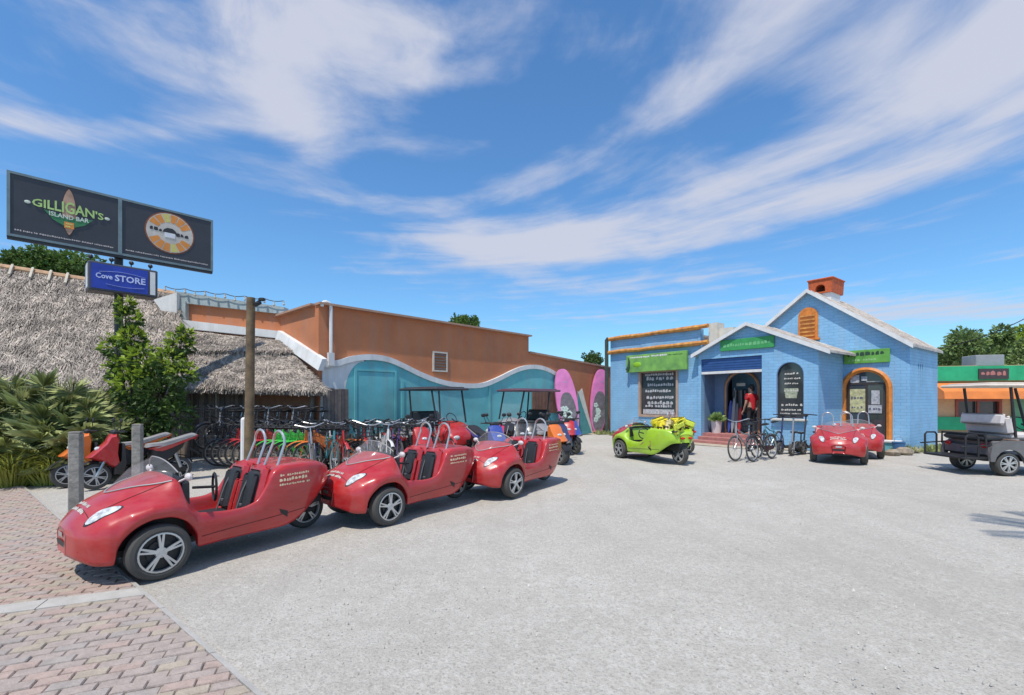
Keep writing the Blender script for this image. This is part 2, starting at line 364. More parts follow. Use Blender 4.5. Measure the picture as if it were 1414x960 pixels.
# ------------------------------------------------------------------ brick paving at the left
E0 = Vector((-3.05, 3.80, 0)); ED = Vector((.785, -.62, 0)).normalized(); EN = Vector((-ED.y, ED.x, 0)) * -1   # EN points into the paving
S0 = Vector((-3.83, 3.47, 0)); SD = Vector((.80, .335, 0)).normalized(); SN = Vector((-SD.y, SD.x, 0))
bed_m = M_('sand_joint', (.34, .29, .24), .95, var=.2, vs=14, bump=.3)
def clip_edge(poly):                                                       # keep the side of the edge that is paved
    out = []
    for i in range(len(poly)):
        a, b = poly[i], poly[(i + 1) % len(poly)]; da, db = (a - E0).dot(EN), (b - E0).dot(EN)
        if da >= 0: out.append(a)
        if (da >= 0) != (db >= 0): out.append(a + (b - a) * (da / (da - db)))
    return out
mb = MB(); A = E0 + ED * 4.5; B = E0 - ED * 14
mb.quad(A + Vector((0, 0, .016)), B + Vector((0, 0, .016)), B + EN * 9 + Vector((0, 0, .016)), A + EN * 9 + Vector((0, 0, .016)))
pav = tag(mb.obj('brick_pavement', bed_m, smooth=0), kind='structure')
bmat = [M_('paver_' + n_, c, .9, var=.16, vs=18, bump=.4, bs=90) for n_, c in (('mauve', (.375, .31, .275)), ('pink', (.40, .305, .26)), ('buff', (.39, .33, .26)), ('grey', (.355, .31, .28)), ('rose', (.41, .30, .25)))]
cand = []; BL, BW, G = .165, .083, .006
rb = random.Random(3)
ca, sa = SD.x, SD.y
for j in range(-44, 90):
    for i in range(-75, 38):
        c = S0 + SD * ((i + .5 * (j % 2)) * BL) + SN * (j * BW + BW / 2)
        dd = (c - S0).dot(SN)
        if -.11 < dd < .12: continue
        h, l = BW / 2 - G / 2, BL / 2 - G / 2
        jit = rb.uniform(-.012, .012)
        q = [c + (SD * (sx * l) + SN * (sy * h)) for sx, sy in ((-1, -1), (1, -1), (1, 1), (-1, 1))]
        q = [c + Matrix.Rotation(jit, 3, 'Z') @ (p - c) for p in q]
        q = clip_edge(q)
        if len(q) < 3: continue
        if (c - E0).dot(EN) > 8: continue
        Y = c.y
        if Y < 1.9 or Y > 11 or c.x < -1.14 * Y - .25: continue
        cand.append((Y, q, c))
cand.sort(key=lambda t: t[0])
def paver(mbq, q, c, hz):
    nq = len(q); tilt = Vector((rb.uniform(-.02, .02), rb.uniform(-.02, .02), 0)); vs = []
    for f_, z in ((1.0, .002), (1.0, hz - .008), (.93, hz)):
        for p in q:
            d = p - c; vs.append(c + d * f_ + Vector((0, 0, z + d.dot(tilt) * (z > .01))))
    fs = [tuple(range(2 * nq, 3 * nq))]
    for k in range(2):
        for i in range(nq):
            j = (i + 1) % nq; fs.append((k * nq + i, k * nq + j, (k + 1) * nq + j, (k + 1) * nq + i))
    mbq.add(vs, fs)
rest = MB()
for k, (Y, q, c) in enumerate(cand):
    up = (c - S0).dot(SN) > 0
    mi = rb.choice([1, 4, 4, 0, 2] if up else [0, 0, 0, 3, 2, 1]); hz = .026 + rb.uniform(-.004, .005)
    if k < 300:
        m1 = MB(); paver(m1, q, c, hz); m1.obj('brick', bmat[mi], pav, smooth=0, normals=False)
    else:
        rest.k = mi; paver(rest, q, c, hz)
tag(rest.obj('far_bricks', bmat, pav, smooth=0, normals=False), kind='stuff')
conc = M_('concrete', (.44, .42, .385), .9, var=.12, vs=8, bump=.3, bs=60)
mb = MB()
for i in range(9):                                                         # concrete band across the paving, cast in lengths
    a, b = -6.0 + i * .78, -6.0 + i * .78 + .772
    P = clip_edge([S0 + SD * a - SN * .095, S0 + SD * b - SN * .095, S0 + SD * b + SN * .095, S0 + SD * a + SN * .095])
    if len(P) < 3: continue
    nP = len(P); mb.add([p + Vector((0, 0, .002)) for p in P] + [p + Vector((0, 0, .032)) for p in P], [tuple(range(nP, 2 * nP))] + [(k, (k + 1) % nP, nP + (k + 1) % nP, nP + k) for k in range(nP)])
tag(mb.obj('kerb_band', conc, smooth=0), kind='structure')
mb = MB()
for i in range(18):
    a = E0 + ED * (-13.5 + i) - EN * .003; b = a + ED * .992
    mb.add([a + Vector((0, 0, -.02)), b + Vector((0, 0, -.02)), b - EN * .035 + Vector((0, 0, -.02)), a - EN * .035 + Vector((0, 0, -.02)), a + Vector((0, 0, .028)), b + Vector((0, 0, .028)), b - EN * .035 + Vector((0, 0, .02)), a - EN * .035 + Vector((0, 0, .02))],
           [(4, 5, 6, 7), (0, 1, 5, 4), (1, 2, 6, 5), (2, 3, 7, 6), (3, 0, 4, 7)])
tag(mb.obj('kerb', conc, smooth=0), kind='structure')

# ------------------------------------------------------------------ marks that stand in for print too small to read
def scribble(mb, M, x0, x1, z, h, y=0.0, rnd=None, gap=.18):                # uneven blots in place of letters nobody can read
    rnd = rnd or random
    x = x0
    while x < x1 - h * .5:
        if rnd.random() < gap: x += h * .4; continue
        wv = h * rnd.uniform(.35, .9); a = h * rnd.uniform(.0, .22); b = h * rnd.uniform(.72, 1.0); k = wv * rnd.uniform(.1, .3)
        mb.add([(x, y, z + a + h * .12), (x + k, y, z + a), (x + wv, y, z + a + h * rnd.uniform(0, .2)), (x + wv - k * .4, y, z + b - h * rnd.uniform(0, .3)), (x + wv * .5, y, z + b), (x + k * .3, y, z + b - h * rnd.uniform(0, .25))], [(0, 1, 2, 3, 4, 5)], M)
        x += wv + h * rnd.uniform(.08, .2)
def text_mesh(txt, size, extrude=.003):
    cu = bpy.data.curves.new('lettering', 'FONT'); cu.body = txt; cu.size = size; cu.extrude = extrude; cu.offset = size * .022; cu.align_x = 'CENTER'; cu.resolution_u = 2
    o = bpy.data.objects.new('lettering', cu); me = bpy.data.meshes.new_from_object(o)
    bpy.data.objects.remove(o); bpy.data.curves.remove(cu); return me
def lettering(txt, size, mat_, parent, x, y, z, warp=None, sx=1.0, name='lettering'):
    me = text_mesh(txt, size)
    for v in me.vertices:                                                  # curve text lies in xy: stand it up in xz, facing -y
        a, b, c = v.co.x * sx, v.co.y, v.co.z
        if warp: a, b = warp(a, b)
        v.co = (x + a, y - c, z + b)
    me.materials.clear(); me.materials.append(mat_)
    o = bpy.data.objects.new(name, me); C.objects.link(o); o.parent = parent; return o

# ------------------------------------------------------------------ the blue shop
S = Fr(7.115, 17.65, -53.3); SA = R(-53.3)
def brickwall(name, col, col2, bw=.30, bh=.1, strength=.5):
    m = M_(name, col, .75, var=.07, vs=1.3, col2=col2); nt = m.node_tree; b = nt.nodes['Principled BSDF']
    tc = nt.nodes.new('ShaderNodeTexCoord'); sp = nt.nodes.new('ShaderNodeSeparateXYZ'); cb = nt.nodes.new('ShaderNodeCombineXYZ'); ad = nt.nodes.new('ShaderNodeMath')
    nt.links.new(tc.outputs['Object'], sp.inputs[0]); nt.links.new(sp.outputs[0], ad.inputs[0]); nt.links.new(sp.outputs[1], ad.inputs[1])
    nt.links.new(ad.outputs[0], cb.inputs[0]); nt.links.new(sp.outputs[2], cb.inputs[1])
    br = nt.nodes.new('ShaderNodeTexBrick'); br.inputs['Scale'].default_value = 1; br.inputs['Brick Width'].default_value = bw; br.inputs['Row Height'].default_value = bh
    br.inputs['Mortar Size'].default_value = .008; br.inputs['Mortar Smooth'].default_value = .6
    br.inputs['Color1'].default_value = (1, 1, 1, 1); br.inputs['Color2'].default_value = (.72, .72, .72, 1); br.inputs['Mortar'].default_value = (0, 0, 0, 1)
    nt.links.new(cb.outputs[0], br.inputs['Vector'])
    nz = nt.nodes.new('ShaderNodeTexNoise'); nz.inputs['Scale'].default_value = 30; nt.links.new(tc.outputs['Object'], nz.inputs['Vector'])
    a2 = nt.nodes.new('ShaderNodeMath'); a2.operation = 'MULTIPLY_ADD'; a2.inputs[1].default_value = .5; nt.links.new(nz.outputs[0], a2.inputs[0]); nt.links.new(br.outputs['Color'], a2.inputs[2])
    bp = nt.nodes.new('ShaderNodeBump'); bp.inputs['Strength'].default_value = strength; bp.inputs['Distance'].default_value = .02
    nt.links.new(a2.outputs[0], bp.inputs['Height']); nt.links.new(bp.outputs[0], b.inputs['Normal'])
    # paint is scuffed and chalky course by course
    src = b.inputs['Base Color'].links[0].from_socket; mx = nt.nodes.new('ShaderNodeMix'); mx.data_type = 'RGBA'; mx.blend_type = 'MULTIPLY'; mx.inputs[0].default_value = .22
    nt.links.new(src, mx.inputs[6]); nt.links.new(br.outputs['Color'], mx.inputs[7]); nt.links.new(mx.outputs[2], b.inputs['Base Color'])
    return m
blue_w = brickwall('blue_painted_brick', (.245, .50, .75), (.215, .445, .68))
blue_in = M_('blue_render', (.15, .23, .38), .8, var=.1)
orange_t = M_('orange_woodwork', (.62, .20, .03), .5, var=.25, vs=7); ochre = M_('ochre_timber', (.60, .30, .06), .6, var=.3, vs=5, col2=(.52, .16, .05))
glass = glassmat('shop_glass'); poster = M_('poster_paper', (.50, .50, .50), .7, var=.25, vs=14, col2=(.33, .33, .38)); poster_y = M_('poster_yellow', (.50, .48, .26), .7, var=.4, vs=10)
roof_m = M_('weathered_metal_roof', (.50, .46, .42), .55, var=.25, vs=4, col2=(.40, .33, .28)); terracotta = M_('terracotta', (.50, .10, .03), .8, var=.3, vs=10, bump=.4)
step_m = M_('painted_step', (.40, .17, .15), .8, var=.2, vs=7)
shop = thing('shop_building', 'light blue painted brick shop with two gables and white roof edges', 'building', S.o, SA)
sr = S.pix(1130, 560)[0]                                                    # porch right corner
mx0, mx1, ma = .18, 5.78, 2.98; T1 = 2.10; TB = T1 + 3.36
WL = S.pix(843, 560, .15)[0]
# porch front wall with recess opening and arched window
po = (0.09, 2.33)
aw0 = S.pix(1072, 540)[0]; aw1 = S.pix(1110, 540)[0]; awz1 = S.pix(1090, 500)[1]; awz0 = S.pix(1090, 578)[1]
PA, PZ = 1.88, 4.20; pit = .46
def pz(x): return PZ - pit * abs(x - PA)
mb = MB()
mb.prism([(-.02, 0), (po[0], 0), (po[0], 3.12), (po[1], 3.12), (po[1], 0), (sr, 0), (sr, pz(sr)), (PA, PZ), (-.02, pz(-.02))], 0, .24, holes=[arch(aw0, aw1, awz0, awz1)])
mb.prism_y([(.24, 0), (T1, 0), (T1, pz(sr) - .02), (.24, pz(sr) - .02)], sr - .22, sr)                         # return wall
mb.obj('porch_wall', blue_w, shop, smooth=0)
# recess: floor, side, back wall with the arched door
mb = MB(); d0 = S.pix(1003, 560, 1.0)[0]; d1 = d0 + 1.22; dz1 = S.pix(1028, 514, 1.0)[1]
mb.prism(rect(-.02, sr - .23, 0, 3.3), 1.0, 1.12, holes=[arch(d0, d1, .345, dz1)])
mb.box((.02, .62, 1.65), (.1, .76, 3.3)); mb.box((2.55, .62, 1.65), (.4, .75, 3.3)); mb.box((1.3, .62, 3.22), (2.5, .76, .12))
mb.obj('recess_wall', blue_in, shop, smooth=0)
mb = MB(); mb.box((1.21, .56, .17), (2.24, .9, .34)); mb.obj('porch_floor', step_m, shop, smooth=0)
for i in range(2):
    mb = MB(); mb.bbox((1.21 + .02 * i, -.14 - .3 * i + .14 * (i == 0) - .0, (.225 - .11 * i) / 2), (2.3 + .25 * i, .36, .225 - .11 * i), .012); mb.obj('step', step_m, shop, smooth=0)
mb = MB(); r0 = .05
path = [(d0 - .02, .97, .345)] + [((d0 + d1) / 2 - (d1 - d0 + .04) / 2 * math.cos(math.pi * i / 14), .97, dz1 - (d1 - d0) / 2 + ((d1 - d0) / 2 + .02) * math.sin(math.pi * i / 14)) for i in range(15)] + [(d1 + .02, .97, .345)]
mb.tube(path, .055, 6); mb.obj('door_frame', M_('tan_wood', (.42, .24, .14), .6), shop)
# dim room behind the door with a display rack
mb = MB(); mb.box((1.4, 3.0, 1.7), (3.4, .06, 2.9)); mb.box((1.4, 2.05, .30), (3.4, 1.85, .07)); mb.box((-.2, 2.05, 1.7), (.06, 1.8, 2.9)); mb.box((1.4, 2.05, 3.2), (3.4, 1.85, .08))
mb.obj('interior_room', M_('dim_interior', (.10, .085, .075), .9), shop, smooth=0)
# valance under the porch head
mb = MB(); mb.box(((po[0] + po[1]) / 2, .10, 2.88), (po[1] - po[0] - .01, .1, .46)); v = mb.obj('shutter_box', M_('dark_blue_shutter', (.02, .065, .20), .5, var=.2), shop, smooth=0)
mb = MB()
for i in range(5): mb.box(((po[0] + po[1]) / 2, .046, 2.70 + i * .09), (po[1] - po[0] - .02, .012, .07))
mb.obj('shutter_slat', M_('navy_slat', (.03, .09, .26), .45), v, smooth=0)
mb = MB(); mb.box(((po[0] + po[1]) / 2, .12, 2.60), (po[1] - po[0] - .01, .2, .09)); mb.obj('shutter_rail', white, shop, smooth=0)
# porch roof
def gable_roof(x0, x1, ap, zap, p, y0, y1, th, parent, m, fascia, name='roof'):
    for s_, xe in ((-1, x0), (1, x1)):
        ze = zap - p * abs(xe - ap); mb = MB()
        mb.prism([(ap, zap), (xe, ze), (xe, ze + th), (ap, zap + th)], y0, y1); r_ = mb.obj(name, m, parent, smooth=0)
        mb = MB()                                                           # standing seams run down the slope
        nrm = Vector((p * s_, 0, 1)).normalized()
        k = y0 + .35
        while k < y1 - .1:
            mb.tube([(ap, k, zap + th + .008), (xe, k, ze + th + .008)], .014, 4); k += .42
        mb.obj('seam', m, r_, smooth=0)
        mb = MB(); mb.prism([(ap, zap - .03), (xe, ze - .05), (xe, ze + th + .02), (ap, zap + th + .02)], y0 - .035, y0 - .003); mb.obj('fascia', fascia, r_, smooth=0)
gable_roof(-.22, sr + .38, PA, PZ, pit, -.16, T1 - .03, .07, shop, roof_m, white, 'porch_roof')
# arched window of the porch with lettered notices on the pane
def arched_window(parent, x0, x1, z0, z1, y, frame, rad=.03, name='window'):
    cx = (x0 + x1) / 2; r_ = (x1 - x0) / 2; zs = z1 - r_
    path = [(x0, y, z0)] + [(cx - r_ * math.cos(math.pi * i / 14), y, zs + r_ * math.sin(math.pi * i / 14)) for i in range(15)] + [(x1, y, z0)]
    mb = MB(); mb.tube(path, rad, 6); f_ = mb.obj(name, frame, parent)
    mb = MB(); mb.prism(arch(x0 + .01, x1 - .01, z0, z1 - .01), y + .07, y + .09); mb.obj('pane', glass, f_, smooth=0)
    return f_
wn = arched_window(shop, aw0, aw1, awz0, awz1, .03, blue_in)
mb = MB(); rr = random.Random(2)
for z, h, a, b in ((2.38, .09, .26, .80), (2.20, .08, .24, .82), (2.02, .07, .26, .80), (1.74, .10, .2, .82), (1.20, .11, .14, .9), (1.03, .08, .14, .9), (.90, .06, .1, .86)):
    ww = aw1 - aw0; z2 = awz0 + (awz1 - awz0) * (z - .75) / 2.1
    scribble(mb, None, aw0 + ww * a, aw0 + ww * b, z2, h * .9, .093, rr)
tag(mb.obj('window_print', decal_w, wn, smooth=0, normals=False), kind='stuff')
mb = MB(); mb.k = 0
zz = awz0 + (awz1 - awz0) * .36
mb.quad((aw0 + .25, .096, zz), (aw1 - .25, .096, zz), (aw1 - .2, .096, zz + .32), (aw0 + .2, .096, zz + .32)); mb.obj('poster', M_('foliage_poster', (.34, .36, .26), .7, var=.5, vs=14), wn, smooth=0)
mb = MB(); mb.bbox(((aw0 + aw1) / 2, -.05, awz0 - .04), (aw1 - aw0 + .22, .18, .07), .01); mb.obj('sill', cream, wn, smooth=0)
# main house
def mz(x): return 5.42 - .755 * abs(x - ma)
ax0 = S.pix(1162, 560, T1)[0]; ax1 = S.pix(1232, 560, T1)[0]; az1 = S.pix(1195, 508, T1)[1]
gx0 = S.pix(1103, 440, T1)[0]; gx1 = S.pix(1130, 440, T1)[0]; gz0 = S.pix(1116, 468, T1)[1]; gz1 = S.pix(1116, 425, T1)[1]
mb = MB()
mb.prism([(mx0, 0), (mx1, 0), (mx1, mz(mx1)), (ma, 5.42), (mx0, mz(mx0))], T1, T1 + .24, holes=[arch(ax0 + .1, ax1 - .1, .30, az1 - .1)])
mb.prism([(mx0, 0), (mx1, 0), (mx1, mz(mx1)), (ma, 5.42), (mx0, mz(mx0))], TB - .24, TB)
sl = [(T1 + .9 + i * .24, T1 + .9 + i * .24 + .1) for i in range(3)]
for x_ in (mx0 + .12, mx1 - .12):
    out = rect(T1 + .24, TB - .24, 0, mz(mx1) - .02)
    mb.prism(out, -(x_ - .12), -(x_ + .12), holes=([rect(a, b, 2.0, 2.75) for a, b in sl] if x_ > 3 else ()), M=Matrix.Rotation(R(90), 4, 'Z'))
mb.obj('wall', blue_w, shop, smooth=0)
mb = MB()
for a, b in sl: mb.box((mx1 - .2, (a + b) / 2, 2.37), (.03, .14, .8))
mb.obj('slit_window', glass, shop, smooth=0)
gable_roof(mx0 - .25, mx1 + .12, ma, 5.42, .755, T1 - .18, TB + .15, .08, shop, roof_m, white)
door = arched_window(shop, ax0 + .06, ax1 - .06, .30, az1 - .06, T1 - .02, orange_t, .085, 'arched_door')
ww = ax1 - ax0
mb = MB(); mb.box(((ax0 + ax1) / 2, T1 + .06, 1.2), (.06, .05, 1.8)); mb.box(((ax0 + ax1) / 2, T1 + .06, 2.12), (ww - .25, .05, .06)); mb.box((ax0 + .2, T1 + .06, 1.2), (.07, .05, 1.8)); mb.box((ax1 - .2, T1 + .06, 1.2), (.07, .05, 1.8))
mb.obj('door_stile', M_('dark_door_frame', (.05, .035, .03), .5), door, smooth=0)
mb = MB(); yq = T1 + .032
for x0_, x1_, z0_, z1_, mi in ((.18, .36, 2.16, 2.42, 0), (.40, .52, 2.22, 2.36, 0), (.17, .48, 1.18, 1.95, 1), (.60, .76, 1.45, 1.9, 0), (.54, .80, 1.16, 1.42, 0), (.5, .78, 2.18, 2.2, 0)):
    mb = MB(); mb.quad((ax0 + ww * x0_, yq, z0_), (ax0 + ww * x1_, yq, z0_), (ax0 + ww * x1_, yq, z1_), (ax0 + ww * x0_, yq, z1_)); mb.obj('poster', (poster, poster_y)[mi], door, smooth=0)
mb = MB(); mb.k = 2; scribble(mb, None, ax0 + ww * .25, ax0 + ww * .8, 2.52, .12, yq, rr); scribble(mb, None, ax0 + ww * .3, ax0 + ww * .75, 2.70, .09, yq, rr); 
mb.k = 3; scribble(mb, None, ax0 + ww * .19, ax0 + ww * .46, 1.6, .12, yq - .004, rr); scribble(mb, None, ax0 + ww * .55, ax0 + ww * .79, 1.25, .09, yq - .004, rr); scribble(mb, None, ax0 + ww * .2, ax0 + ww * .45, 1.3, .09, yq - .004, rr)
tag(mb.obj('door_print', [poster, poster_y, M_('print_red', (.3, .08, .07), .6), M_('print_dark', (.12, .12, .16), .6)], door, smooth=0, normals=False), kind='stuff')
# gable shutter
mb = MB(); mb.prism(arch(gx0, gx1, gz0, gz1), T1 - .05, T1 - .004); sh = mb.obj('gable_shutter', orange_t, shop, smooth=0)
for i in range(6):
    mb = MB(); z = gz0 + .1 + i * (gz1 - gz0 - .4) / 5; mb.box(((gx0 + gx1) / 2, T1 - .075, z), (gx1 - gx0 - .16, .04, .055), Matrix.Identity(4)); mb.obj('slat', ochre, sh, smooth=0)
mb = MB(); mb.box(((gx0 + gx1) / 2, T1 - .07, gz0 - .03), (gx1 - gx0 + .12, .12, .07)); mb.obj('sill', orange_t, sh, smooth=0)
# chimney with arched pots opening
mb = MB(); mb.box((ma + .05, T1 + 1.35, 5.30), (.66, .85, .5)); ch = mb.obj('chimney', white, shop, smooth=0)
mb = MB(); q = [(-.37, 5.50), (.37, 5.50), (.40, 5.98), (-.40, 5.98)]
mb.prism([(ma + .05 + a, b) for a, b in q], T1 + .85, T1 + 1.95, holes=[[(ma + .05 + a, b) for a, b in arch(-.16, .16, 5.55, 5.82, 8)]])
mb.obj('chimney_hood', terracotta, ch, smooth=0)
mb = MB(); mb.bbox((ma + .05, T1 + 1.4, 6.01), (.86, 1.18, .06), .015); mb.obj('chimney_cap', terracotta, ch, smooth=0)
# left wing with flat parapet, beams and window
wz = S.pix(843, 467, .15)[1]
w0 = S.pix(884, 540, .15)[0]; w1 = S.pix(935, 540, .15)[0]; wz1 = S.pix(910, 513, .15)[1]; wz0 = S.pix(910, 574, .15)[1]
mb = MB(); mb.prism(rect(WL, -.03, 0, wz - .12), .15, .38, holes=[rect(w0, w1, wz0, wz1)])
mb.box((WL + .12, 2.6, (wz - .12) / 2), (.24, 4.4, wz - .12))
mb.obj('wing_wall', blue_w, shop, smooth=0)
mb = MB(); mb.box((WL / 2, 2.5, wz - .35), (-WL - .3, 4.2, .08)); mb.obj('wing_roof', roof_m, shop, smooth=0)
for z0_, nm in ((wz - .06, 'roof_beam'), (S.pix(843, 487, .1)[1], 'roof_beam')):
    mb = MB(); x = WL - .05
    while x < .3:
        l = min(.9, .34 - x); mb.tube([(x, .06, z0_ + .012 * math.sin(x * 3)), (x + l, .06, z0_ + .012 * math.sin((x + l) * 3))], .085 + .008 * math.sin(x * 5), 8); x += .9
    mb.obj(nm, ochre, shop)
mb = MB(); mb.tube([(WL - .1, .0, 0), (WL - .1, .0, wz - .1), (WL - .02, .02, wz - .02)], .085, 8); mb.obj('corner_pipe', M_('dark_green_pipe', (.05, .065, .05), .6, var=.3), shop)
mb = MB(); px_ = S.pix(980, 460, .3)[0]; mb.box((px_ + .16, .5, 4.12), (.34, .5, .75)); mb.box((px_ + .55, .55, 4.02), (.6, .3, .5)); mb.obj('parapet_block', cream, shop, smooth=0)
fr_m = M_('window_timber', (.42, .29, .22), .6, var=.2)
mb = MB(); mb.prism(rect(w0 - .06, w1 + .06, wz0 - .07, wz1 + .05), .10, .2, holes=[rect(w0 + .03, w1 - .03, wz0 + .03, wz1 - .03)]); wi = mb.obj('window', fr_m, shop, smooth=0)
mb = MB(); mb.box(((w0 + w1) / 2, .24, (wz0 + wz1) / 2), (w1 - w0, .03, wz1 - wz0)); mb.obj('pane', glass, wi, smooth=0)
mb = MB(); wh = wz1 - wz0; ww = w1 - w0
for i, (z, h) in enumerate(((.90, .07), (.80, .10), (.66, .08), (.52, .08), (.37, .09), (.24, .1), (.17, .09))):
    scribble(mb, None, w0 + ww * (.12 + .03 * (i % 3)), w1 - ww * (.12 + .04 * (i % 2)), wz0 + wh * z, wh * h, .222, rr, .08)
tag(mb.obj('window_print', poster, wi, smooth=0, normals=False), kind='stuff')
mb = MB(); mb.quad((w0 + .1, .223, wz0 + .05), (w0 + ww * .9, .223, wz0 + .05), (w0 + ww * .9, .223, wz0 + wh * .14), (w0 + .1, .223, wz0 + wh * .14)); mb.obj('poster', poster, wi, smooth=0)
pad = MB(); pad.prism(rect(-1.6, 2.9, .004, .02), -1.25, -.48, M=None); pad.box((.9, -.24, .012), (5.4, .50, .016)); pa = pad.obj('path', M_('tan_concrete', (.46, .39, .30), .9, var=.15, vs=5, bump=.3), smooth=0); pa.location = S.o; pa.rotation_euler = (0, 0, SA); tag(pa, kind='structure')
# shop signs
def shop_sign(u0, u1, v0, v1, y, label, mats, lines, depth=.05, bird=False):
    (xa, za), (xb, zb) = S.pix(u0, v1, y), S.pix(u1, v0, y); za2 = (S.pix(u0, v0, y)[1] + zb) / 2; zlo = (za + S.pix(u1, v1 - 3, y)[1]) / 2
    o = S.world(xa, y, 0); t = thing('shop_sign', label, 'sign', o, SA)
    W_, z0, z1 = xb - xa, zlo, za2
    mb = MB(); mb.bbox((W_ / 2, 0, (z0 + z1) / 2), (W_, depth, z1 - z0), .008); mb.obj('board', mats[0], t, smooth=0)
    for mi, a, b, zc, h in lines:
        mb = MB(); scribble(mb, None, W_ * a, W_ * b, z0 + (z1 - z0) * zc, (z1 - z0) * h, -depth / 2 - .004, rr, .12); mb.obj('lettering', mats[mi], t, smooth=0, normals=False)
    return t, W_, z0, z1
sg = M_('banner_green', (.20, .42, .08), .6, var=.22, vs=2.5, col2=(.14, .33, .10)); sg2 = M_('sign_green', (.04, .28, .08), .6, var=.25, vs=3, col2=(.05, .33, .10)); sg3 = M_('sign_green_light', (.13, .36, .06), .6, var=.25, vs=3)
dk = M_('sign_dark', (.02, .06, .03), .6)
sgn, W_, z0, z1 = shop_sign(866, 949, 488, 514, -.02, 'large light green banner with a dark bird mark over the wing window', [sg, white, dk], [(1, .08, .42, .80, .12), (1, .45, .7, .80, .13), (2, .72, .95, .8, .08)], .12)
mb = MB(); mb.tube([(.10, -.068, z1 - .08), (.17, -.068, z1 - .25), (.15, -.068, z0 + .25), (.08, -.068, z0 + .1)], [.02, .045, .06, .10], 6); mb.obj('bird_mark', dk, sgn)
mb = MB(); mb.ball((W_ * .2, -.05, (z0 + z1) / 2 - .05), (.24, .03, .12)); mb.obj('leaf_mark', M_('leaf_mark', (.25, .50, .02), .6), sgn)
shop_sign(995, 1069, 467, 484, -.05, 'narrow dark green sign board with faint lettering on the porch gable', [sg2, M_('faint_green', (.16, .46, .2), .6), dk], [(1, .06, .95, .30, .38)])
shop_sign(1166, 1229, 483, 503, T1 - .05, 'green sign with dark lettering over the arched shop door', [sg3, M_('print_pale_green', (.3, .55, .22), .6), dk], [(2, .08, .95, .52, .36), (1, .1, .75, .14, .22)])

# ------------------------------------------------------------------ the orange building with the wave trim
O = Fr(-5.30, 12.70, 47.2); OA = R(47.2)
stucco = M_('orange_stucco', (.55, .20, .085), .85, var=.08, vs=.8, bump=.25, bs=35, col2=(.49, .172, .078)); teal = M_('teal_paint_wall', (.15, .49, .52), .7, var=.1, vs=1.2, col2=(.12, .42, .46))
trimw = M_('chalky_white', (.70, .70, .69), .75, var=.1, vs=2.5, bump=.15); capm = M_('grey_green_cap', (.36, .43, .44), .6, var=.15)
for m_ in (stucco, teal, trimw, capm): stain(m_, .34)
for m_ in (blue_w, white, cream): stain(m_, .30, low=(.36, .37, .38))
ob = thing('orange_building', 'long orange stucco building with a white wave trim over teal panels', 'building', O.o, OA)
Lh = O.pix(730, 500)[0]; Le = O.pix(858, 500)[0]
mb = MB(); mb.prism([(0, 0), (Le, 0), (Le, 3.15), (Lh, 3.52), (Lh, 4.2), (0, 4.2)], 0, .25)
mb.prism_y([(.25, 0), (2.65, 0), (2.65, 4.2), (.25, 4.2)], 0, .25)
mb.box((Lh - .12, 3, 2.1), (.24, 5.4, 4.2)); mb.obj('wall', stucco, ob, smooth=0)
mb = MB(); mb.box((Lh / 2, -.0, 4.23), (Lh + .08, .32, .06)); mb.box((.02, 1.5, 4.228), (.32, 2.6, .055))
mb.prism([(Lh + .06, 3.52), (Le, 3.15), (Le, 3.23), (Lh + .06, 3.60)], -.06, .3); mb.obj('parapet_cap', M_('pale_cap', (.42, .25, .17), .7), ob, smooth=0)
mb = MB(); mb.box((Lh / 2 + .1, 3, 3.9), (Lh - .5, 5.2, .1)); mb.obj('roof', roof_m, ob, smooth=0)
pts = [(447, 499), (468, 497), (485, 492), (503, 489.5), (522, 490), (540, 494), (560, 503), (580, 513), (600, 521), (622, 527), (645, 529.5), (668, 528.5), (690, 520), (708, 511), (725, 505), (742, 504), (757, 508), (770, 515), (780, 520)]
cur = [O.pix(u, v, -.1) for u, v in pts]
def smooth_curve(c, k=4):
    out = []
    for i in range(len(c) - 1):
        p0, p1, p2, p3 = c[max(i - 1, 0)], c[i], c[i + 1], c[min(i + 2, len(c) - 1)]
        for s_ in range(k):
            t = s_ / k
            out.append(tuple(.5 * (2 * p1[a] + (p2[a] - p0[a]) * t + (2 * p0[a] - 5 * p1[a] + 4 * p2[a] - p3[a]) * t * t + (3 * p1[a] - p0[a] - 3 * p2[a] + p3[a]) * t ** 3) for a in range(2)))
    return out + [c[-1]]
cur = smooth_curve(cur)
mb = MB(); mb.prism(cur + [(x, z - .17) for x, z in reversed(cur)], -.11, -.004); mb.obj('wave_trim', trimw, ob, smooth=25)
xw = O.pix(476, 540, -.03)[0]; xr = O.pix(503, 505, -.03)[0]
low = [(x, z - .16) for x, z in cur]
arcp = [(xw + (xr - xw) * (1 - math.cos(math.pi / 2 * i / 8)), 1.75 + (2.72 - 1.75) * math.sin(math.pi / 2 * i / 8)) for i in range(9)]
low_r = [p for p in low if p[0] > xr + .05]
mb = MB(); mb.prism([(xw, 0), (low_r[-1][0], 0)] + list(reversed(low_r)) + list(reversed(arcp)), -.06, -.006); mb.obj('teal_panel', teal, ob, smooth=0)
low_l = [p for p in low if p[0] <= xr + .05]
mb = MB(); mb.prism([(-.05, 0), (xw - .004, 0)] + [(a - .004, b) for a, b in arcp] + list(reversed(low_l)), -.055, -.005); mb.obj('white_panel', trimw, ob, smooth=0)
dx0, dzt = O.pix(492, 512, -.06); dx1 = O.pix(544, 512, -.06)[0]
mb = MB(); mb.prism(rect(dx0 - .07, dx1 + .07, 0, dzt + .07), -.105, -.062, holes=[rect(dx0, dx1, .0 + .01, dzt)]); td = mb.obj('door', teal, ob, smooth=0)
